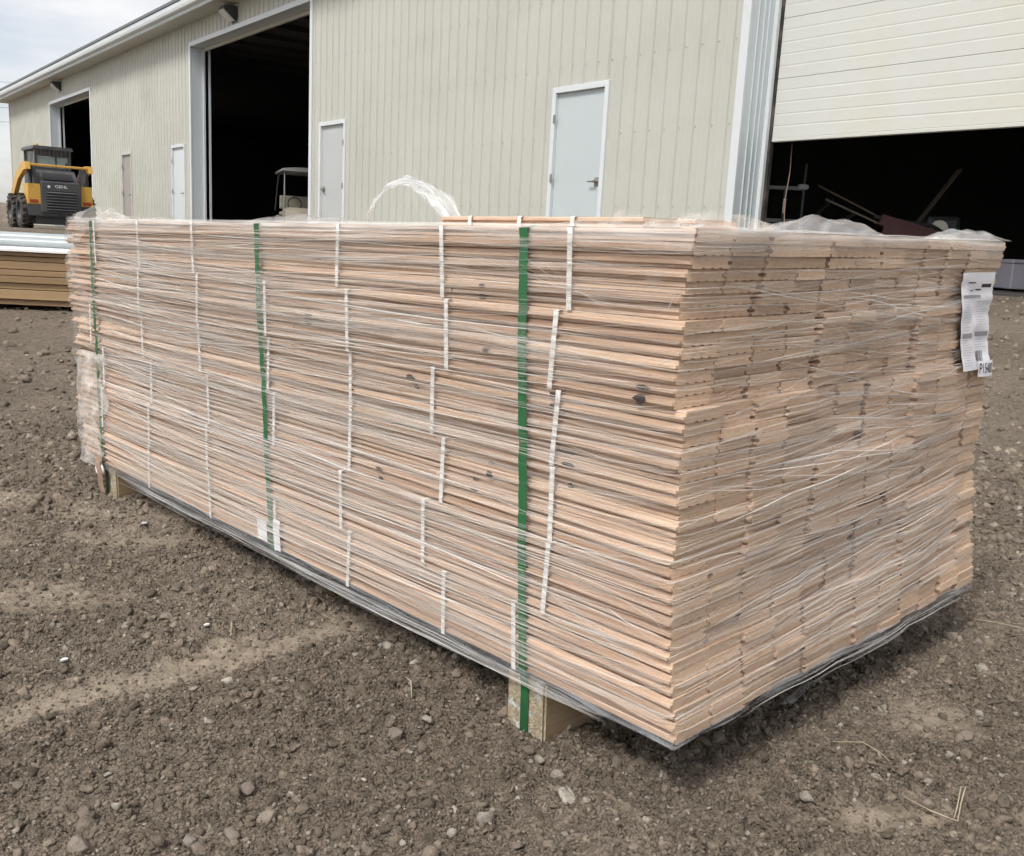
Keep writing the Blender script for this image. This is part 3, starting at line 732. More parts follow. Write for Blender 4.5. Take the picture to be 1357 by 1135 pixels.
# loose boards lying on top, tied with white bands
for q, (x, a, b) in enumerate(((.10, .19, .655), (.187, .16, .70), (.273, .20, .63))):
    o = bpy.data.objects.new('board', BM0); COL.objects.link(o); o.parent = stack; o.location = (x, a, SH + .0012); o.scale = (1, b - a, 1); o.rotation_euler = (0, 0, r_.uniform(-.012, .012))
for y in (.32, .44, .565):
    m = MB(); m.grid([[(x_, y + d, z_) for d in (0, .009)] for x_, z_ in ((.36, SH + .0185), (.094, SH + .0185), (.092, SH + .0165), (.091, SH + .002))]); m.build('bundle_strap', M['whitestrap'], stack)

def hull_l(z, wide=.022):
    """outermost board face on the long side around height z (local x, smaller is farther out)"""
    lay = (SH - z) / PT; best = 9
    for l in range(NL):
        d = abs(l + .5 - lay) * PT
        if d < wide + PT / 2: best = min(best, left_off[l] + max(0, d - PT / 2) * .28)
    return best if best < 9 else left_off[0 if lay < 0 else NL - 1]
_lz = SH - (np.arange(NL) + .5) * PT
def hull_e(z, x):
    dz = np.maximum(np.abs(_lz - z) - PT / 2, 0)[:, None]; dx = np.maximum(np.abs(end_x - x) - SW / 24, 0)[None, :]
    return float((end_all + dz * .30 + dx * .16).min())
HL = [hull_l(i * .005) for i in range(143)]; HE = np.array([[hull_e(i * .01, j * .026) for j in range(42)] for i in range(73)])
def hl(z):
    t = min(max(z / .005, 0), 141.999); i = int(t); return HL[i] + (HL[i + 1] - HL[i]) * (t - i)
def he(z, x=0.0):
    t = min(max(z / .01, 0), 71.999); i = int(t); f = t - i; u = min(max(x / .026, 0), 40.999); j = int(u); g = u - j
    return float((HE[i, j] * (1 - f) + HE[i + 1, j] * f) * (1 - g) + (HE[i, j + 1] * (1 - f) + HE[i + 1, j + 1] * f) * g)

# white bundle bands on the long side
STR = [[.226, .515, .834, 1.447, 1.761, 2.065], [.254, .495, .79, 1.10, 1.425, 1.766], [.251, .541, .791, 1.108, 1.431, 1.77, 2.143],
       [.25, .516, .80, 1.091, 1.397, 1.731, 2.062], [.253, .556, .819, 1.402, 1.744, 2.074], [.317, .50, .802, 1.085, 1.399, 1.763]]
for k, row in enumerate(STR):
    zt = SH - k * NLAY * PT; zb2 = zt - NLAY * PT
    for y in row:
        lean = r_.uniform(-.010, .006); w = .0100
        m = MB(); R_ = []
        zs = [zb2 + .001 + (zt - zb2 - .002) * i / 12 for i in range(13)]
        for i, z in enumerate(zs):
            lay = min(NL - 1, max(0, int((SH - z) / PT)))
            xx = min(left_off[l_] for l_ in range(k * NLAY, (k + 1) * NLAY)) - .0016 - .0006 * abs(math.sin(i * 1.7))
            yy = y + lean * (z - zb2) / (zt - zb2)
            R_.append([(xx, yy, z), (xx, yy + w, z)])
        xx, yy, z = R_[-1][0]
        R_.append([(xx + .003, yy, zt - .0003), (xx + .003, yy + w, zt - .0003)])
        R_.append([(xx + .03, yy, zt), (xx + .03, yy + w, zt)])
        m.grid(R_); m.build('bundle_strap', M['whitestrap'], stack, smooth=True)
# wide green bands round the whole stack
BEAR = {0: (.258, .347), 2: (2.03, 2.118)}
for gi, (yt, yb, w) in enumerate(((.318, .293, .0185), (1.132, 1.099, .0180), (2.080, 2.094, .0175))):
    path = [(SW + .004, yt, .02), (SW + .004, yt, SH - .01), (SW - .01, yt, SH + .003), (SW * .5, yt, SH + .0025), (.02, yt, SH + .003)]
    for i in range(37):
        z = SH - i * SH / 36
        path.append((min(hl(min(SH, max(0, z + d_))) + abs(d_) * .012 for d_ in (-.3, -.24, -.18, -.12, -.08, -.04, -.02, 0, .02, .04, .08, .12, .18, .24, .3)) - .0012, yt + (yb - yt) * i / 36, z if i else SH - .002))
    if gi in BEAR:
        path += [(-.0045, yb, -.004), (-.0016, yb, -.03), (-.0016, yb, -.106), (.004, yb, -.1125), (.05, yb, -.1130)]
    else:
        path += [(.006, yb, -.003), (.06, yb, -.003), (.5, yb, -.003)]
    m = MB(); m.grid([[(x, y, z), (x, y + w / 2, z), (x, y + w, z)] for x, y, z in path]); m.build('green_strap', M['greenstrap'], stack, smooth=True, angle=50)
# bearers
for a, b in BEAR.values():
    bm = bmesh.new(); bmesh.ops.create_cube(bm, size=1)
    bmesh.ops.scale(bm, vec=(SW + .03, b - a, .107), verts=bm.verts); bmesh.ops.translate(bm, vec=(SW / 2 + .016, (a + b) / 2, -.0580), verts=bm.verts)
    bmesh.ops.bevel(bm, geom=list(bm.edges), offset=.004, segments=2, affect='EDGES')
    m = MB(); m.bm(bm)
    o = m.build('bearer', [M['bearer'], M['bearer_end']], stack)
    for p in o.data.polygons:
        if abs(p.normal.x) > .7: p.material_index = 1
# knots on the board edges
for y, z, ry, rz in ((.406, .513, .014, .006), (.089, .487, .013, .007), (.400, .317, .010, .007), (.236, .379, .020, .004), (.936, .520, .016, .004), (.705, .256, .014, .004), (.43, .60, .012, .004), (.44, .29, .010, .003), (.255, .46, .012, .005), (.61, .455, .016, .004), (.225, .335, .008, .005)):
    lay = min(NL - 1, max(0, int((SH - z) / PT))); zc = SH - (lay + .5) * PT
    m = MB(); n = 11; ring = []
    for i in range(n):
        t = 2 * math.pi * i / n; q = r_.uniform(.6, 1.1); ring.append((left_off[lay] - .0008, y + ry * q * math.cos(t), zc + min(rz, .0085) * q * math.sin(t)))
    m.v = ring + [(left_off[lay] - .0016, y, zc)]; m.f = [(i, n, (i + 1) % n) for i in range(n)]; m.mi = [0] * n
    m.build('knot', M['knot'], stack)
    for dl in r_.choice(((-1,), (1,), (), (1,))):      # the stain runs over the neighbouring edges
        l2 = min(NL - 1, max(0, lay + dl)); z2 = SH - (l2 + .5) * PT; dy = r_.uniform(-.6, .6) * ry; m = MB(); q_ = r_.uniform(.5, 1.1)
        m.v = [(left_off[l2] - .0008, y + dy + ry * q_ * math.cos(t), z2 + .0035 * math.sin(t)) for t in np.linspace(0, 2 * math.pi, 9)[:-1]]; m.f = [tuple(range(7, -1, -1))]; m.mi = [0]; m.build('knot', M['knot'], stack)

# ---- stretch film: strands and bands gathered round the stack (s<0 long side, s>0 end side)
def wrap(s, z, off):
    """a point of the film hull; s is metres from the near corner along the long side (negative) or the end (positive)"""
    zc = min(max(z, 0), SH); h1 = hl(zc) - off; h2 = he(zc, max(s, 0)) - off
    if s < 0: return Vector((h1, max(-s + h2, h2), z))
    return Vector((min(s + h1, SW + .004), h2, z))
def normal(s): return Vector((-1, 0, 0)) if s < 0 else Vector((0, -1, 0))
def strand(mb, s0, z0, s1, z1, w0, w1, off, bow=0.0, seg=None, wob=.0015):
    n = seg or max(8, int(abs(s1 - s0) / .045)); G = []; UV = []; FD = []; ph = r_.uniform(0, 9)
    L = abs(s1 - s0)
    for i in range(n + 1):
        t = i / n; s = s0 + (s1 - s0) * t
        zc = z0 + (z1 - z0) * t + bow * math.sin(math.pi * t) + wob * math.sin(ph + t * 9)
        w = (w0 + (w1 - w0) * t) * (.75 + .35 * math.sin(ph + t * 5.3))
        w *= min(1, .12 + 4.5 * t, .12 + 4.5 * (1 - t))
        nrm = normal(s); row = []; uvr = []; fr = []
        tf = min(1, 5 * t, 5 * (1 - t))
        for v, h, fd in (((-.5, 0, .6), (0, .0011 + w * .05, 1.15), (.5, 0, .6)) if w0 < .007 else ((-.5, 0, 0), (-.25, .001, .75), (0, .0016, 1), (.25, .001, .75), (.5, 0, 0))):
            z = zc + v * w
            row.append(wrap(s, z, off) + nrm * h); uvr.append((t * L, v * w)); fr.append(fd * tf)
        G.append(row); UV.append(uvr); FD.append(fr)
    mb.grid(G, 0, UV, FD)
fine = MB(); wide = MB()
# fine strands, mostly level, fanning out from the corners
for i in range(1450):
    z0 = r_.uniform(.01, .70); sl = r_.gauss(0, .013) - .010
    s0 = -2.25 * r_.random() ** .75; ln = r_.uniform(.25, 1.3)
    s1 = s0 + ln; z1 = z0 - sl * ln * 1.6
    if s1 > -.06: s1 = r_.uniform(.25, .8) if r_.random() < .35 else -.006
    if not (.004 < z1 < .706): continue
    w = r_.choice((.0008, .001, .0012, .0016, .002, .0034))
    strand(fine, s0, z0, s1, z1, w, w * r_.uniform(.4, 1.2), r_.uniform(.0035, .0075), r_.gauss(0, .004))
for i in range(300):    # more and brighter toward the far end
    z0 = r_.uniform(.02, .69); s0 = -SL - .01 + r_.uniform(0, .3); ln = r_.uniform(.4, 1.5); z1 = z0 + r_.gauss(-.02, .025) * ln
    if not (.004 < z1 < .706): continue
    strand(fine, s0, z0, s0 + ln, z1, r_.uniform(.002, .0055), .001, r_.uniform(.004, .008), r_.gauss(0, .006))
for i in range(7):     # fan near the top of the near corner
    strand(fine, -.50 + .04 * i, .665 + .003 * i, -.04 - .012 * i, .60 - .004 * i, .0013, .0009, .006)
for i in range(450):   # end side: crossing slopes
    s0 = r_.uniform(-.02, .6); ln = r_.uniform(.35, 1.0); s1 = min(s0 + ln, 1.03); z0 = r_.uniform(.03, .69)
    sl = r_.choice((r_.gauss(.06, .05), r_.gauss(-.10, .06)) if z0 > .33 else (r_.gauss(.05, .04),)); z1 = z0 + sl * (s1 - s0)
    if not (.01 < z1 < .706): continue
    w = r_.choice((.0008, .001, .0014, .0018, .0026))
    s0 = max(s0, .004)
    strand(fine, s0, z0, s1, z1, w, w, r_.uniform(.003, .008), r_.gauss(0, .006))
for i in range(6):     # strands that turn the near corner
    z0 = r_.uniform(.08, .62); strand(fine, -.6, z0 + r_.uniform(.0, .05), .7, z0 + r_.uniform(.0, .06), .003, .003, .005, -.02, 26)
for i in range(26):    # gathered along the bottom edge
    s0 = -r_.uniform(.5, 2.15); s1 = min(s0 + r_.uniform(.4, 1.5), -.12); z0 = -r_.uniform(.002, .028)
    strand(fine, s0, z0, s1, z0 * min(1, .3 + abs(s1)), r_.uniform(.001, .0035), .0012, r_.uniform(.004, .008))
for i in range(14):
    s0 = r_.uniform(.12, .6); s1 = min(s0 + r_.uniform(.3, .7), 1.03); z0 = -r_.uniform(.002, .020)
    strand(fine, s0, z0, s1, z0, r_.uniform(.001, .003), .0012, r_.uniform(.004, .008))
tag(fine.build('film_strands', M['film'], stack, smooth=True), 'pale gathered strands of stretch film', kind='stuff')
for i in range(55):
    z0 = r_.uniform(.03, .68); s0 = -2.25 * r_.random() ** .6; ln = r_.uniform(.5, 1.4); s1 = min(s0 + ln, -.02); z1 = z0 - r_.gauss(.02, .03) * ln
    if not (.02 < z1 < .69): continue
    strand(wide, s0, z0, s1, z1, r_.uniform(.012, .035), r_.uniform(.006, .03), r_.uniform(.003, .006))
for i in range(18):
    s0 = r_.uniform(.0, .6); ln = r_.uniform(.3, .9); s1 = min(s0 + ln, 1.035); z0 = .69 - .62 * r_.random() ** 1.5; z1 = z0 + r_.choice((r_.gauss(-.10, .04), r_.gauss(.06, .04))) * ln
    if not (.02 < z1 < .69): continue
    strand(wide, s0, z0, s1, z1, r_.uniform(.010, .03), r_.uniform(.01, .03), r_.uniform(.003, .006))
for i in range(20):    # broad overlaps of the wrap, milky
    z0 = r_.uniform(.04, .67) if i % 3 else r_.uniform(.5, .67); s0 = -2.26 * r_.random() ** .5; ln = r_.uniform(.6, 1.6); s1 = min(s0 + ln, -.01); z1 = z0 - r_.gauss(.015, .02) * ln
    if not (.03 < z1 < .68): continue
    strand(wide, s0, z0, s1, z1, r_.uniform(.03, .075), r_.uniform(.02, .06), r_.uniform(.0025, .004))
for i in range(5):
    s0 = r_.uniform(.0, .5); s1 = min(s0 + r_.uniform(.4, .9), 1.035); z0 = .66 - .5 * r_.random() ** 1.4; z1 = z0 + r_.gauss(-.02, .05) * (s1 - s0)
    if not (.03 < z1 < .67): continue
    strand(wide, s0, z0, s1, z1, r_.uniform(.03, .06), r_.uniform(.03, .06), r_.uniform(.0025, .004))
# thick rope of film climbing across the end
strand(wide, .0, .402, 1.036, .446, .010, .016, .010, -.012, 40); strand(wide, .05, .395, 1.036, .440, .008, .012, .011, -.012, 40); strand(wide, -.25, .412, .6, .418, .010, .012, .009, -.008, 30)
for (s0, z0, s1, z1) in ((-2.24, .33, -1.0, .315), (-2.2, .46, -.95, .40), (-2.2, .13, -1.1, .06), (-2.25, .21, -1.2, .15), (-1.3, .40, -.35, .385), (-1.6, .255, -.3, .235)):
    strand(wide, s0, z0, s1, z1, .010, .012, .0085, -.006, 30)
tag(wide.build('film_bands', M['film_wide'], stack, smooth=True), 'broad milky bands of stretch film', kind='stuff')

# loose sheet of film ballooning off the far end, lower half
m = MB(); G = []; UV = []
for i in range(15):
    z = -.012 + .345 * i / 14; row = []; uvr = []
    for j in range(19):
        t = j / 18
        if t < .62: st_ = 2.07 + .05 * math.sin(z * 19) + .035 * math.sin(z * 47 + 2) + .02 * math.sin(z * 103); y = st_ + t / .62 * (2.23 - st_); x = hl(max(z, 0)) - .006 - .012 * t; bulge = 0
        else:
            a = (t - .62) / .38 * 1.3; y = 2.24 + 0.165 * math.sin(a) * (.8 + .3 * math.sin(z * 23 + .6)) + .012 * math.sin(z * 61 + 1); x = hl(max(z, 0)) - .015 + .30 * (1 - math.cos(a))
        y += .012 * math.sin(z * 31 + t * 6) + .008 * r_.uniform(-1, 1) * (t > .55); x += .004 * math.sin(z * 70 + t * 9)
        row.append((x, y, z)); uvr.append((y, z))
    G.append(row); UV.append(uvr)
m.grid(G, 0, UV); m.build('loose_film', M['film_loose'], stack, smooth=True)
# film over the upper far end
m = MB(); G = []; UV = []
for i in range(13):
    z = .345 + .375 * i / 12; row = []; uvr = []
    for j in range(15):
        t = j / 14; lay = min(NL - 1, max(0, int((SH - z) / PT)))
        if t < .6: st_ = 2.12 + .04 * math.sin(z * 23) + .03 * math.sin(z * 51 + 1); y = st_ + t / .6 * (2.27 - st_) + .031 * z; x = hl(min(z, SH)) - .005
        else: a = (t - .6) / .4 * 1.4; y = 2.27 + .055 * math.sin(a) * (1 + .5 * math.sin(z * 37)) + far_jit[lay] * .8 + .031 * z; x = hl(min(z, SH)) - .005 + .3 * (1 - math.cos(a))
        y += .006 * r_.uniform(-1, 1); row.append((x, y, z)); uvr.append((y, z))
    G.append(row); UV.append(uvr)
m.grid(G, 0, UV); m.build('loose_film', M['film_sheet'], stack, smooth=True)

# film skirt hanging below the bottom boards along both visible sides
def skirt(ss, drop, name):
    m = MB(); G = []; UV = []
    prof = ((.010, .0040), (0, .0050), (-.35, .0035), (-.7, .001), (-1, -.006), (-1.1, -.03), (-1.0, -.07))
    for s in ss:
        d = drop * (.8 + .25 * math.sin(s * 7 + 1) + .12 * math.sin(s * 23)) * min(1, .10 + max(0, abs(s) - .04) * 3.2); row = []; uvr = []
        for k, (zz, off) in enumerate(prof):
            z = zz if zz > 0 else zz * d
            p = wrap(s, z, off + .002 * math.sin(s * 40 + k)); row.append(p); uvr.append((s, k * d * .3))
        G.append(row); UV.append(uvr)
    m.grid(G, 0, UV); return m.build(name, M['film_skirt'], stack, smooth=True)
skirt(np.linspace(-2.2, -.001, 120), .034, 'film_skirt')
skirt(np.linspace(.001, 1.035, 70), .022, 'film_skirt')
# torn flap of film under the end side
m = MB(); m.grid([[Vector((.30 + .13 * i / 5, he(0) - .004 + .02 * j / 4 + .004 * math.sin(i), -.018 - .045 * j / 4 * (1 - abs(i / 5 - .4)))) for i in range(6)] for j in range(5)], 0, [[(i * .03, j * .02) for i in range(6)] for j in range(5)]); m.build('film_flap', M['film_skirt'], stack, smooth=True)

# film lip folded over the top edge
def lip(ss, name):
    m = MB(); G = []; UV = []; FD = []
    for s in ss:
        w_ = .07 + .02 * math.sin(s * 5) + .01 * math.sin(s * 17); row = []; uvr = []; fr = []
        dr = .034 + .010 * math.sin(s * 6.3 + 1) + .006 * math.sin(s * 15)
        for k in range(8):
            if k < 4:
                z = SH + .001 - dr * (1 - k / 3); p = wrap(s, z, .004 + .001 * math.sin(s * 53 + k)); fd = (0, .45, .8, 1)[k]
            else:
                t = (k - 3) / 4; p = wrap(s, SH, .004) - normal(s) * (w_ * t); p.z = SH + .004 + .0035 * abs(math.sin(s * 31 + k * 2)) * t; fd = 1 - .8 * t
            row.append(p); uvr.append((s, k * .011)); fr.append(fd)
        G.append(row); UV.append(uvr); FD.append(fr)
    m.grid(G, 0, UV, FD); return m.build(name, M['film_lip'], stack, smooth=True)
lip(np.linspace(-2.24, -.002, 130), 'film_lip'); lip(np.linspace(.002, 1.03, 70), 'film_lip')

# puffs and tails of film on top
def puff(cx, cy, ax, ay, h, rot, seed, name='film_puff', matn='film_sheet', asym=.0):
    q = random.Random(seed); m = MB(); G = []; UV = []; n1, n2 = 13, 17
    ca, sa = math.cos(rot), math.sin(rot)
    for i in range(n1):
        row = []; uvr = []
        for j in range(n2):
            u = i / (n1 - 1) * 2 - 1; v = j / (n2 - 1) * 2 - 1
            b = max(0, 1 - u * u) ** .6 * max(0, 1 - abs(v + asym) ** 2.2 if abs(v + asym) < 1 else 0) ** .8
            zz = SH + .003 + h * b * (.82 + .25 * math.sin(v * 7 + seed) * math.cos(u * 5 + seed)) + .0012 * q.uniform(-1, 1) * b
            x = u * ax + .002 * q.uniform(-1, 1); y = v * ay + .002 * q.uniform(-1, 1)
            row.append((cx + x * ca - y * sa, cy + x * sa + y * ca, zz)); uvr.append((x, y))
        G.append(row); UV.append(uvr)
    m.grid(G, 0, UV); return m.build(name, M[matn], stack, smooth=True)
puff(.05, 2.17, .06, .10, .040, .1, 1); puff(.10, 2.02, .08, .16, .012, .5, 2)
puff(.20, 1.27, .10, .13, .022, .3, 3, matn='film_bag')
puff(.50, .56, .07, .06, .040, .2, 4)
puff(.17, .12, .10, .10, .026, .6, 5); puff(.07, .16, .06, .14, .014, .2, 6)
puff(.52, .14, .10, .10, .032, .3, 7, matn='film_bag')
puff(.95, .06, .08, .06, .018, .05, 8); puff(.99, .09, .045, .07, .024, .4, 9, matn='film_bag')
# the tail of film that loops up over the top
m = MB(); G = []; UV = []
pts = [(.16, .905, .0), (.158, .905, .030), (.16, .885, .060), (.165, .85, .086), (.17, .80, .098), (.175, .755, .092), (.18, .71, .074), (.185, .675, .046), (.19, .655, .020), (.19, .64, -.001)]
for i, (x, y, z) in enumerate(pts):
    y = .965 - (.905 - y) * .90; t = i / (len(pts) - 1); w = .009 + .013 * t + .006 * math.sin(i * 2.1); row = []; uvr = []
    for k in range(7):
        v = k / 6 * 2 - 1; a = math.sin(i * .9) * .5 + .5
        row.append((x + v * w * .8 + .003 * math.sin(k * 4 + i), y - v * w * .45 * (1 if i > 4 else -1) + .002 * math.cos(k * 5 + i), SH + .003 + max(z * .88 + v * w * .5 + .004 * math.sin(k * 3 + i * 2), 0))); uvr.append((t * .4, v * w * 3))
    G.append(row); UV.append(uvr)
m.grid(G, 0, UV); m.build('film_tail', M['film_clear'], stack, smooth=True)

# packing list and number tag on the end side
def label_pt(u, v, off):
    """u 0..1 left to right, v 0..1 top to bottom"""
    x = .828 + .034 * v + u * (.162 + .006 * v); z = .652 - .188 * v - .008 * u * v
    w = .0018 * math.sin(v * 13 + 1.2) + .0016 * math.sin(u * 7 + v * 6)
    return Vector((x, min(he(z + d_, x) + abs(d_) * .1 for d_ in (-.08, -.05, -.02, 0, .02, .05, .08)) - .0085 - off - w * .6 - .004 * math.exp(-((v - .27) / .06) ** 2) * u, z))
m = MB(); m.grid([[label_pt(i / 16, j / 26, 0) for i in range(17)] for j in range(27)]); pl = m.build('packing_list', M['paper'], stack, smooth=True)
def bar(mb, u0, u1, v0, v1, off=.0007):
    k = max(2, int((u1 - u0) * 18)); kv = max(1, int((v1 - v0) * 26))
    mb.grid([[label_pt(u0 + (u1 - u0) * i / k, v0 + (v1 - v0) * j / kv, off) for i in range(k + 1)] for j in range(kv + 1)])
q = random.Random(4)
m = MB(); bar(m, .05, .44, .615, .665); bar(m, .54, .95, .60, .65); bar(m, .05, .62, .225, .255); m.build('print_bars', M['ink'], pl)
m = MB()
for col0, col1 in ((.06, .46), (.54, .95)):
    v = .29
    while v < .95:
        if not (.58 < v < .68) and not (col0 > .5 and v > .78): bar(m, col0, col0 + (col1 - col0) * q.uniform(.5, 1), v, v + .006)
        v += .026
m.build('print_lines', M['inkpale'], pl)
m = MB()
for i in range(14): bar(m, .55 + i * .017, .55 + i * .017 + q.choice((.005, .009)), .80, .91)
for a, b, c, d in ((.18, .42, .095, .108), (.30, .38, .175, .186), (.46, .62, .165, .180), (.62, .92, .115, .150), (.90, .95, .93, .945)): bar(m, a, b, c, d)
m.build('print_dark', M['inkdark'], pl)
def tag_pt(u, v, off):
    x = .950 + u * .078 + .004 * v; z = .478 - .032 * v - .003 * u
    return Vector((x, min(he(z - .015, x), he(z, x), he(z + .015, x)) - .013 - off - .002 * math.sin(u * 4), z))
m = MB(); m.grid([[tag_pt(i / 8, j / 5, 0) for i in range(9)] for j in range(6)]); tg = m.build('number_tag', M['paper'], stack, smooth=True)
tm = text_mesh('P15480', 1.0)
vs = np.array([v.co for v in tm.vertices]); mn, mxx = vs[:, 0].min(), vs[:, 0].max(); hh = max(abs(vs[:, 1]).max(), 1e-6)
for v in tm.vertices:
    p = tag_pt(.06 + .88 * (v.co.x - mn) / (mxx - mn), 1 * .5 - .36 * v.co.y / hh, .0009); v.co = p
tm.materials.append(M['inkdark']); o = bpy.data.objects.new('lettering', tm); COL.objects.link(o); o.parent = tg
# white label stuck by the middle green band, and scraps at the far bearer
m = MB(); m.grid([[(hl(z) - .0055, y, z) for y in (1.122 + .01 * (0.07 - z), 1.165)] for z in (.062, .045, .03, .012)]); m.build('paper_label', M['paper'], stack)
m = MB(); m.grid([[(hl(z) - .0057, y, z) for y in (1.065, 1.093)] for z in (.075, .05, .03, .004)]); m.build('paper_label', M['paper'], stack)
m = MB(); m.grid([[(-.022 - .004 * math.sin(i), 2.075 + .02 * j + .008 * math.sin(i * 2), .03 - .022 * i) for j in range(3)] for i in range(6)]); m.build('cardboard_scrap', M['cardboard'], stack)
m = MB(); m.tube([(-.02, 2.10 + .028 * math.sin(a) , -.012 + .018 * math.cos(a)) for a in np.linspace(0, 6, 14)], .0035, 6); m.build('strap_end', M['whitestrap'], stack, smooth=True)

# ------------------------------------------------------------------ loader
GX, GY = -10.50, 22.0
gz0 = float(ground_z(GX, GY)) + .01
sk = empty('skid_loader', (GX, GY, gz0), rad(128.5 - 90)); sk.scale = (.86, .92, .93)
tag(sk, 'yellow and charcoal skid loader parked with its grille facing us', 'loader')
def wheel(x, y):
    t = MB(); n = 28; R, w = .40, .15
    ring = [(-w, .24), (-w, .33), (-w * .93, .385), (-w * .6, R), (w * .6, R), (w * .93, .385), (w, .33), (w, .24)]
    G = []
    for i in range(n + 1):
        a = 2 * math.pi * i / n; G.append([(x + px, y + r * math.cos(a), R + r * math.sin(a)) for px, r in ring])
    t.grid(G); ty = t.build('tyre', M['rubber'], sk, smooth=True, angle=35)
    lg = MB()
    for i in range(18):
        for sgn in (-1, 1):
            a = 2 * math.pi * (i + (.5 if sgn > 0 else 0)) / 18
            for da0, da1, xa, xb in ((0, .14, .0, .15),):
                P = []
                for r in (R - .012, R + .028):
                    for (aa, xx) in ((a, 0.0), (a + .09, 0.0), (a + .28, sgn * .155), (a + .19, sgn * .155)):
                        P.append((x + xx, y + r * math.cos(aa) * (1 if xx == 0 else .985), R + r * math.sin(aa) * (1 if xx == 0 else .985)))
                b = len(lg.v); lg.v += P
                for f in ((3, 2, 1, 0), (4, 5, 6, 7), (0, 1, 5, 4), (1, 2, 6, 5), (2, 3, 7, 6), (3, 0, 4, 7)): lg.f.append(tuple(b + k for k in f)); lg.mi.append(0)
    tag(lg.build('tread', M['rubber'], ty), kind='stuff')
    rm = MB(); sx = -1 if x < 0 else 1
    G = []
    for i in range(n + 1):
        a = 2 * math.pi * i / n; G.append([(x + sx * px, y + r * math.cos(a), R + r * math.sin(a)) for px, r in ((w * .95, .245), (w * .5, .22), (w * .45, .09), (w * .7, .08), (w * .7, .001))])
    rm.grid(G); rm.build('rim', M['charcoal'], ty, smooth=True, angle=40)
for x in (-.76, .76):
    for y in (.48, 1.56): wheel(x, y)
def part(name, mk, fn, parent=sk, **k):
    m = MB(); fn(m); return m.build(name, M[mk], parent, **k)
part('chassis', 'charcoal', lambda m: (m.box(-.60, .60, .10, 2.1, .10, .62, bev=.03)))
part('counterweight', 'charcoal', lambda m: m.prism([(-.78, .30), (.78, .30), (.80, .56), (-.80, .56)], 'y', -.06, .16))
for s in (-1, 1):
    part('rear_fender', 'yellow', lambda m: m.prism([(s * .47, .57), (s * .79, .57), (s * .78, 1.05), (s * .50, 1.05)][::s], 'y', -.04, .55))
    part('tail_light', 'red', lambda m: m.box(min(s * .55, s * .75), max(s * .55, s * .75), -.052, -.038, .60, .68, bev=.004))
    # lift tower, cylinder and arm
    part('lift_tower', 'charcoal', lambda m: m.prism([(-.02, 1.04), (.32, 1.04), (.30, 1.45), (.06, 1.45)], 'x', s * .60 - .05, s * .60 + .05))
    part('lift_cylinder', 'darksteel', lambda m: m.tube([(s * .70, .10, .95), (s * .70, .22, 1.46)], .05, 10))
    part('lift_arm', 'yellow', lambda m: (m.prism([(-.06, 1.38), (.0, 1.55), (.35, 1.56), (1.0, 1.36), (2.0, .72), (2.25, .40), (2.05, .36), (1.75, .62), (.9, 1.16), (.25, 1.36)], 'x', s * .76 - .055, s * .76 + .055)))
    part('lower_link', 'yellow', lambda m: m.prism([(.35, .98), (.47, 1.02), (1.05, .58), (.97, .50)], 'x', s * .69 - .03, s * .69 + .03))
part('arm_crossbar', 'yellow', lambda m: m.box(-.70, .70, .02, .09, 1.46, 1.52, bev=.015))
part('engine_cover', 'charcoal', lambda m: m.prism([(.0, 1.06), (.42, 1.40), (.80, 1.42), (.80, 1.0)], 'x', -.47, .47))
part('cover_vent', 'blacklabel', lambda m: m.prism([(.10, 1.152), (.30, 1.314), (.28, 1.33), (.08, 1.168)], 'x', -.36, .36))
rd = part('rear_door', 'charcoal', lambda m: m.box(-.49, .49, -.11, .0, .37, 1.12, bev=.025))
part('grille_recess', 'blacklabel', lambda m: m.box(-.37, .37, -.116, -.108, .42, .90), parent=rd)
for i in range(7):
    z = .45 + i * .066
    part('grille_slat', 'charcoal', lambda m: m.prism([(-.140, z - .01), (-.112, z + .022), (-.112, z + .036), (-.144, z + .004)], 'x', -.37, .37), parent=rd)
tm = text_mesh('GEHL', .095, True)
for v in tm.vertices: v.co = Vector((v.co.x * 1.35, -.1135, 1.005 + v.co.y))
tm.materials.append(M['letters']); o = bpy.data.objects.new('lettering', tm); COL.objects.link(o); o.parent = rd
part('emblem', 'letters', lambda m: m.prism([(-.30 + .035 * math.cos(a), .995 + .035 * math.sin(a)) for a in np.linspace(0, 2 * math.pi, 9)[:-1]], 'y', -.114, -.1105), parent=rd)
cab = part('cab', 'charcoal', lambda m: (m.box(-.45, -.38, .62, .70, 1.35, 1.92), m.box(.38, .45, .62, .70, 1.35, 1.92), m.box(-.45, -.38, 1.75, 1.82, .6, 1.92), m.box(.38, .45, 1.75, 1.82, .6, 1.92),
     m.box(-.379, .379, .63, .69, 1.74, 1.915), m.box(-.379, .379, .63, .69, 1.35, 1.47), m.box(-.449, -.39, .701, 1.749, .9, 1.36), m.box(.39, .449, .701, 1.749, .9, 1.36)))
part('roof', 'charcoal', lambda m: m.prism([(-.50, 1.90), (-.47, 1.98), (.47, 1.98), (.50, 1.90)], 'y', .56, 1.92), parent=cab)
for i in range(9):
    x = -.40 + i * .10
    part('roof_rib', 'darksteel', lambda m: m.box(x - .012, x + .012, .545, .558, 1.77, 1.90), parent=cab)
part('rear_window', 'glasspane', lambda m: m.box(-.372, .372, .655, .668, 1.475, 1.735), parent=cab)
for s in (-1, 1):
    for i in range(7):
        y = .78 + i * .14
        part('side_guard', 'darksteel', lambda m: m.box(s * .42 - .008, s * .42 + .008, y, y + .03, 1.362, 1.898), parent=cab)
part('window_bar', 'charcoal', lambda m: m.box(.06, .10, .64, .668, 1.47, 1.74), parent=cab)
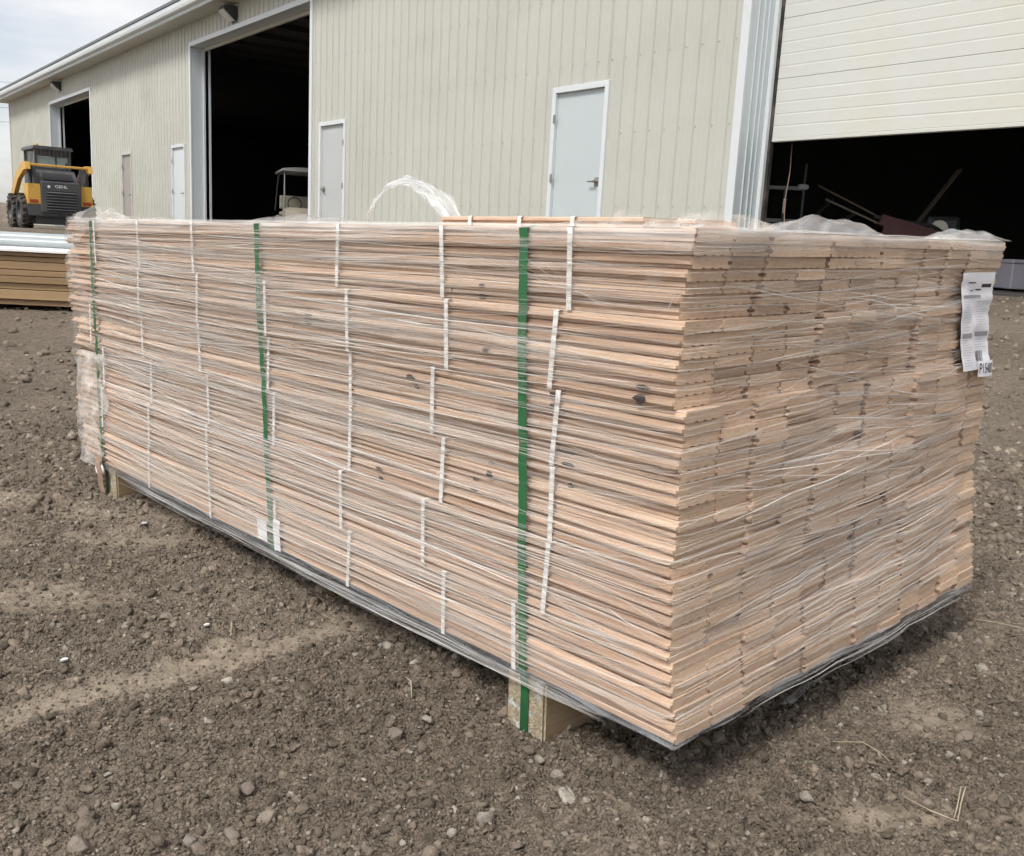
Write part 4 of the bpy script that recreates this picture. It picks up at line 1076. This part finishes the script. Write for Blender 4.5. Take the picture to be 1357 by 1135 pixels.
part('beacon', 'yellow', lambda m: m.tube([(-.30, 1.0, 1.98), (-.30, 1.0, 2.03), (-.30, 1.0, 2.06)], [.045, .045, .02], 12), parent=cab)
part('exhaust', 'darksteel', lambda m: m.tube([(.30, .5, 1.40), (.30, .5, 1.56), (.30, .46, 1.60)], .03, 10))
for s in (-1, 1):
    part('hose', 'rubber', lambda m: m.tube([(s * .58, .02, 1.02), (s * .60, -.05, 1.15), (s * .64, -.02, 1.30), (s * .68, .10, 1.40)], .016, 6))
part('seat', 'blacklabel', lambda m: m.box(-.25, .25, .95, 1.15, .9, 1.62, bev=.05), parent=cab)

# ------------------------------------------------------------------ golf cart inside
gc = empty('golf_cart'); gc.matrix_world = Matrix.Translation((-5.42, 24.0, PAD - .10)) @ Matrix.Rotation(rad(20), 4, 'Z')
tag(gc, 'pale golf cart with flat white roof inside the large open door', 'cart')
part('roof', 'cartroof', lambda m: m.prism([(-.62, 1.74), (-.60, 1.80), (-.3, 1.83), (.3, 1.83), (.60, 1.80), (.62, 1.74)], 'y', -.9, .95), parent=gc)
for x, y0, y1 in ((-.55, -.85, -.75), (.55, -.85, -.75), (-.55, .85, .62), (.55, .85, .62)):
    part('roof_post', 'tube', lambda m: m.tube([(x * 1.08, y0 * 1.25, .85), (x, y1, 1.75)], .022, 8), parent=gc)
part('front_cowl', 'beige', lambda m: m.prism([(-1.35, .35), (-1.45, .55), (-1.25, .80), (-.95, .90), (-.75, .86), (-.72, .35)], 'x', -.60, .60), parent=gc)
part('dash', 'charcoal', lambda m: m.box(-.55, .55, -.75, -.62, .70, .90, bev=.02), parent=gc)
part('seat_base', 'beige', lambda m: m.box(-.58, .58, .0, .75, .33, .70, bev=.04), parent=gc)
part('seat_cushion', 'beige', lambda m: m.box(-.56, .56, -.02, .50, .70, .82, bev=.04), parent=gc)
part('seat_back', 'beige', lambda m: m.box(-.54, .54, .48, .60, .88, 1.22, bev=.04), parent=gc)
part('floor_pan', 'charcoal', lambda m: m.box(-.6, .6, -.75, .05, .28, .34), parent=gc)
part('rear_body', 'beige', lambda m: m.box(-.60, .60, .76, 1.25, .33, .74, bev=.06), parent=gc)
part('steering_wheel', 'blacklabel', lambda m: m.tube([(-.28 + .16 * math.cos(a), -.42 + .06 * math.sin(a), 1.0 + .15 * math.sin(a)) for a in np.linspace(0, 6.28, 17)], .015, 6), parent=gc)
for x in (-.52, .52):
    for y in (-1.0, .85):
        part('wheel', 'rubber', lambda m: m.tube([(x - .09, y, .21), (x - .07, y, .21), (x + .07, y, .21), (x + .09, y, .21)], [.17, .21, .21, .17], 20), parent=gc)

# ------------------------------------------------------------------ things inside the right-hand door
rk = empty('ladder_rack'); rk.matrix_world = Matrix.Translation((2.93, 11.0, PAD + .02)) @ Matrix.Rotation(rad(-8), 4, 'Z')
tag(rk, 'grey tube ladder frame standing just inside the right-hand doorway', 'rack')
for x in (-.20, .20): part('upright', 'tube', lambda m: m.tube([(x, 0, 0), (x, 0, 1.25)], .014, 8), parent=rk)
for z in (.35, .62, .98): part('rung', 'tube', lambda m: m.box(-.20, .20, -.015, .015, z - .02, z + .02), parent=rk)
part('centre_bar', 'tube', lambda m: m.tube([(.0, -.002, .36), (.0, -.002, .97)], .018, 8), parent=rk)
part('paper_tag', 'white', lambda m: m.box(-.016, .016, -.028, -.022, .70, .86), parent=rk)
part('blue_rag', 'door_blue', lambda m: m.box(.13, .25, -.03, .03, .97, 1.03, bev=.02), parent=rk)
def long_bar(name, a, b, r, mk, lab, cat, grp=None):
    m = MB(); a, b = Vector(a), Vector(b); L = (b - a).length
    m.box(0, L, -r, r, -r * .4, r * .4, bev=r * .1)
    o = m.build(name, M[mk]); o.matrix_world = Matrix.Translation(a) @ (b - a).to_track_quat('X', 'Z').to_matrix().to_4x4(); tag(o, lab, cat, grp); return o
long_bar('metal_bar', (3.05, 11.6, PAD + .35), (3.75, 11.9, PAD + .95), .03, 'tube', 'upper slanting grey bar beside the ladder frame', 'bar')
long_bar('metal_bar', (3.10, 11.3, PAD + .2), (3.95, 11.6, PAD + .80), .03, 'tube', 'lower slanting grey bar beside the ladder frame', 'bar')
rm_ = empty('red_implement'); rm_.matrix_world = Matrix.Translation((4.32, 10.6, PAD + .02)) @ Matrix.Rotation(rad(-14), 4, 'Z')
tag(rm_, 'dark red farm implement tilted among scrap in the right-hand doorway', 'implement')
part('deck', 'redpaint', lambda m: m.prism([(-.45, .62), (-.42, .72), (.35, .52), (.42, .36), (.30, .34)], 'y', -.30, .35), parent=rm_)
part('side_plate', 'redpaint', lambda m: m.prism([(-.44, .30), (-.40, .61), (.28, .33), (.25, .15)], 'y', -.32, -.305), parent=rm_)
part('stand', 'darksteel', lambda m: (m.box(-.40, -.34, -.28, .3, 0, .45), m.box(.22, .28, -.28, .3, 0, .25)), parent=rm_)
part('motor', 'darksteel', lambda m: m.box(.05, .40, -.1, .28, .52, .74, bev=.05), parent=rm_)
part('pulley', 'steel', lambda m: m.tube([(.18, -.13, .60), (.18, -.09, .60)], .09, 16), parent=rm_)
part('top_rail', 'darksteel', lambda m: m.tube([(-.5, -.2, .70), (.1, -.22, .62), (.45, -.2, .42)], .02, 8), parent=rm_)
long_bar('old_plank', (4.30, 10.75, PAD + .60), (4.85, 11.0, PAD + 1.30), .028, 'plank', 'pale old plank sticking up to the right from the red implement', 'plank')
long_bar('old_plank', (4.05, 10.9, PAD + .70), (3.35, 11.2, PAD + 1.06), .025, 'plank', 'grey plank reaching up to the left, above the lower one', 'plank')
long_bar('old_plank', (3.90, 10.5, PAD + .62), (3.30, 10.7, PAD + .88), .025, 'plank', 'grey plank reaching up to the left, below the other one', 'plank')
fz = empty('chest_freezer'); fz.matrix_world = Matrix.Translation((4.86, 9.55, PAD + .02)) @ Matrix.Rotation(rad(2), 4, 'Z')
tag(fz, 'low lavender-white chest with a black label on the shop floor', 'chest')
part('body', 'freezer', lambda m: m.box(0, 1.1, 0, .6, .02, .27, bev=.012), parent=fz)
part('lid', 'freezer', lambda m: m.box(-.008, 1.108, -.008, .608, .272, .312, bev=.012), parent=fz)
part('black_label', 'blacklabel', lambda m: m.box(.14, .30, -.004, -.001, .17, .245), parent=fz)
part('label_print', 'inkpale', lambda m: (m.box(.16, .27, -.006, -.0045, .215, .225), m.box(.16, .24, -.006, -.0045, .19, .198)), parent=fz)

# ------------------------------------------------------------------ pile of sheets on the left
sz = float(base_z(np.array(-2.85), np.array(6.0))) - .005
SR = rad(4)
orders = ['bottom brown board sheet of the pile on the left', 'second brown board sheet from the bottom of the left pile', 'third brown board sheet from the bottom of the left pile', 'fourth brown board sheet from the bottom of the left pile',
          'fifth brown board sheet from the bottom of the left pile', 'sixth brown board sheet from the bottom of the left pile', 'seventh brown board sheet from the bottom of the left pile', 'eighth brown board sheet, just under the white sheet']
sm0 = Matrix.Translation((-2.78, 5.98, sz)) @ Matrix.Rotation(SR, 4, 'Z')
for i, x in enumerate((-2.2, -.6, .35)):
    m = MB(); m.box(x, x + .09, .02, 1.2, 0, .035); o = m.build('timber_skid', M['bearer']); o.matrix_world = sm0
    tag(o, 'short timber skid under the pile of brown sheets', 'timber', 'skids under the sheet pile')
zz = .036; ths = [.036, .062, .040, .045, .038, .052, .032, .026]
for i, th in enumerate(ths):
    m = MB(); dx, dy = r_.uniform(-.02, .02), r_.uniform(-.022, .012)
    m.box(-2.44, .62 + dx, dy, 1.22 + dy, zz, zz + th - .004, bev=.003); o = m.build('board_sheet', M['fibre']); o.matrix_world = sm0
    tag(o, orders[i], 'sheet', 'brown sheets in the left pile'); zz += th
m = MB(); m.box(-2.44, .60, -.03, 1.19, zz, zz + .016, bev=.002); o = m.build('white_sheet', M['sheetwhite']); o.matrix_world = sm0; tag(o, 'thin white sheet lying on top of the brown pile', 'sheet'); zz += .017
for y, rr, xa, xb, lab in ((.50, .028, -2.5, .50, 'nearer grey plastic pipe on the white sheet'), (.72, .045, -1.0, .62, 'farther grey plastic pipe on the white sheet')):
    m = MB(); n = 18; G = []
    for (px, r0) in ((xa, rr * .85), (xa, rr), (xb, rr), (xb, rr * .85), (xb - .3, rr * .85)):
        G.append([(px, y + r0 * math.cos(a), zz + rr + .001 + r0 * math.sin(a)) for a in np.linspace(0, 2 * math.pi, n)])
    m.grid(G); o = m.build('plastic_pipe', M['pvc'], smooth=True, angle=40); o.matrix_world = sm0; tag(o, lab, 'pipe', 'grey pipes on the pile')
for k, (x, y, s, lab) in enumerate(((.32, .25, .10, 'crumpled clear film at the right end of the white sheet'), (-.55, .60, .045, 'small crumple of white film beside the pipes'))):
    v, f = ico(3); v = v * (1 + .22 * np.random.default_rng(k).normal(size=(len(v), 1))) * [s * 1.8, s, s * .38]
    m = MB(); m.v = [tuple(p + [x, y, zz + s * .33]) for p in v]; m.f = [tuple(q) for q in f]; m.mi = [0] * len(f)
    for i_, p in enumerate(m.v): m.uv[i_] = (p[0], p[1])
    o = m.build('film_crumple', M['film_sheet'], smooth=True); o.matrix_world = sm0; tag(o, lab, 'plastic film')

# ------------------------------------------------------------------ stones, straws, scraps on the soil
def stone(x, y, r, seed, mk='stone', flat=.65, name='stone', sink=.25):
    v, f = ico(3); q = np.random.default_rng(seed); out = v.copy()
    for _ in range(14):
        n = q.normal(size=3); n /= np.linalg.norm(n); c = q.uniform(.45, .85); out = out - n * np.clip(out @ n - c, 0, None)[:, None] * .9
    out = out * q.uniform(.72, 1.2, 3) * [1, 1, flat] * r
    out = out * (1 + .03 * np.sin(v @ q.normal(size=3) * 6) + .025 * np.sin(v @ q.normal(size=3) * 14) + .02 * q.normal(size=len(v)))[:, None]
    m = MB(); m.v = [tuple(p) for p in out]; m.f = [tuple(t) for t in f]; m.mi = [0] * len(f)
    o = m.build(name, M[mk], smooth=True); z = float(ground_z(np.array(x), np.array(y), False))
    o.location = (x, y, z + r * flat * (1 - sink) * .8 + .004); o.rotation_euler = (q.normal(0, .2), q.normal(0, .2), q.uniform(0, 6)); return o
named = [(.098, 1.312, .019, 'palestone', 'grey egg-shaped stone in front of the near bearer'), (.070, 1.352, .014, 'palestone', 'white-topped stone touching the near bearer'),
         (-.530, 1.085, .021, 'stone', 'angular stone low in the left foreground'), (-.352, 1.238, .021, 'stone', 'rounded stone left of centre in the foreground'),
         (-.345, 1.135, .020, 'stone', 'large stone of the pair near the bottom left'), (-.305, 1.165, .019, 'stone', 'long stone behind the large foreground pair'),
         (-.395, 1.12, .014, 'palestone', 'flat white stone near the bottom edge'), (-.16, 1.40, .021, 'stone', 'reddish stone halfway to the near bearer'),
         (-.115, 1.455, .016, 'palestone', 'pale stone in the gravel left of the near bearer'), (.455, 1.545, .013, 'stone', 'round stone just outside the stack end, under its lower edge'),
         (.790, 1.475, .017, 'stone', 'ridged stone at the right side of the smooth dirt'), (.735, 1.41, .011, 'palestone', 'pale wedge stone below the smooth dirt on the right'),
         (.415, 1.43, .010, 'palestone', 'small bright pebble in front of the stack end'), (.475, 1.235, .011, 'stone', 'round stone lying in the dark footprint'),
         (.59, 1.345, .011, 'palestone', 'pale pebble beside the bent straw'), (.64, 1.275, .014, 'stone', 'stone leaning on the folded straw'),
         (-.70, 1.86, .022, 'stone', 'lump of stone above the smooth tyre track'), (.53, 1.60, .021, 'stone', 'wide flat stone to the right of the stack end'),
         (-.055, 1.16, .013, 'palestone', 'pale stone at the bottom centre'), (.13, 1.09, .016, 'palestone', 'tan stone cut by the bottom edge at the centre')]
for i, (x, y, r, mk, lab) in enumerate(named):
    tag(stone(x, y, r * .86, 100 + i, mk), lab, 'stone', 'named stones on the soil')
k = 0; seed = 300
while k < 80:
    seed += 1; q = np.random.default_rng(seed); d = 1.08 * (3.2 / 1.08) ** q.random(); a = q.uniform(rad(-33), rad(33)); x, y = math.sin(a) * d, math.cos(a) * d
    p = SM.inverted() @ Vector((x, y, .05))
    if -.04 < p.x < SW + .05 and -.03 < p.y < SL + .1: continue
    if float(smooth_mask(np.array(x), np.array(y))) > .4 or any(math.hypot(x - n[0], y - n[1]) < .04 for n in named): continue
    tag(stone(x, y, float(q.uniform(.005, .010)) * (1 if d < 1.8 else 1.2), seed, 'palestone' if q.random() < .45 else 'stone'), 'small weathered pebble lying loose on the crumbly soil', 'stone', 'small pebbles on the soil'); k += 1
def stalk(name, pts, r, lab, cat, mk='straw'):
    P = []
    for (x, y, dz) in pts: P.append((x, y, float(ground_z(np.array(x), np.array(y), False)) + .010 + dz))
    m = MB(); m.tube(P, [r] * (len(P) - 1) + [r * .5], 6); o = m.build(name, M[mk], smooth=True); tag(o, lab, cat); return o
stalk('straw', [(.610, 1.285, .006), (.635, 1.25, .004), (.660, 1.219, .002), (.680, 1.255, .012), (.702, 1.290, .016), (.694, 1.288, .018), (.674, 1.252, .012), (.656, 1.222, .006)], .0011, 'pale straw folded into a hook on the right foreground soil', 'straw')
stalk('straw', [(.555, 1.44, .0), (.60, 1.43, .006), (.625, 1.41, .004), (.632, 1.385, .0)], .0007, 'thin curved straw above the folded one', 'straw')
stalk('straw', [(-.555, 1.83, .002), (-.548, 1.81, .012), (-.540, 1.775, .002)], .0018, 'short upright straw by the smooth tyre track', 'straw')
stalk('straw', [(1.06, 2.02, .003), (1.12, 2.00, .006), (1.19, 1.95, .002)], .0010, 'straw lying near the right edge beyond the stack', 'straw')
stalk('straw', [(-.17, 1.60, .004), (-.155, 1.56, .010), (-.15, 1.53, .002)], .0014, 'dry stem leaning beside the film under the stack', 'straw')
for x, y, s, lab in ((-.975, 2.44, .010, 'white chip on the soil by the far bearer'), (-.60, 1.81, .007, 'pale chip on the soil above the tyre track'), (-.80, 1.62, .008, 'white chip at the edge of the tyre track')):
    z = float(ground_z(np.array(x), np.array(y), False)) + .012
    m = MB(); m.prism([(-s, -s * .3), (-s * .3, -s * .55), (s * .8, -s * .3), (s, s * .2), (0, s * .5)], 'z', 0, .003); o = m.build('paper_chip', M['white']); o.location = (x, y, z); o.rotation_euler = (.15, .1, s * 90); tag(o, lab, 'scrap')

# power lines high in the sky on the left
for i, (dz, lab) in enumerate(((0, 'lowest of the faint power wires left of the eaves'), (1.5, 'middle of the faint power wires left of the eaves'), (4.2, 'topmost of the faint power wires left of the eaves'))):
    pts = [(-140 + 9 * t, 95 + 1.5 * t, 14.2 + dz - 3.2 * math.sin(math.pi * t / 16)) for t in range(17)]
    m = MB(); m.tube(pts, .018, 5); tag(m.build('power_wire', M['wire'], smooth=True), lab, 'wire', 'power wires')

# ------------------------------------------------------------------ turn the place with the camera
bpy.context.view_layer.update()
for o in list(COL.objects):
    if o.parent is None and o.type in ('MESH', 'EMPTY'):
        o.matrix_world = TURN @ o.matrix_world
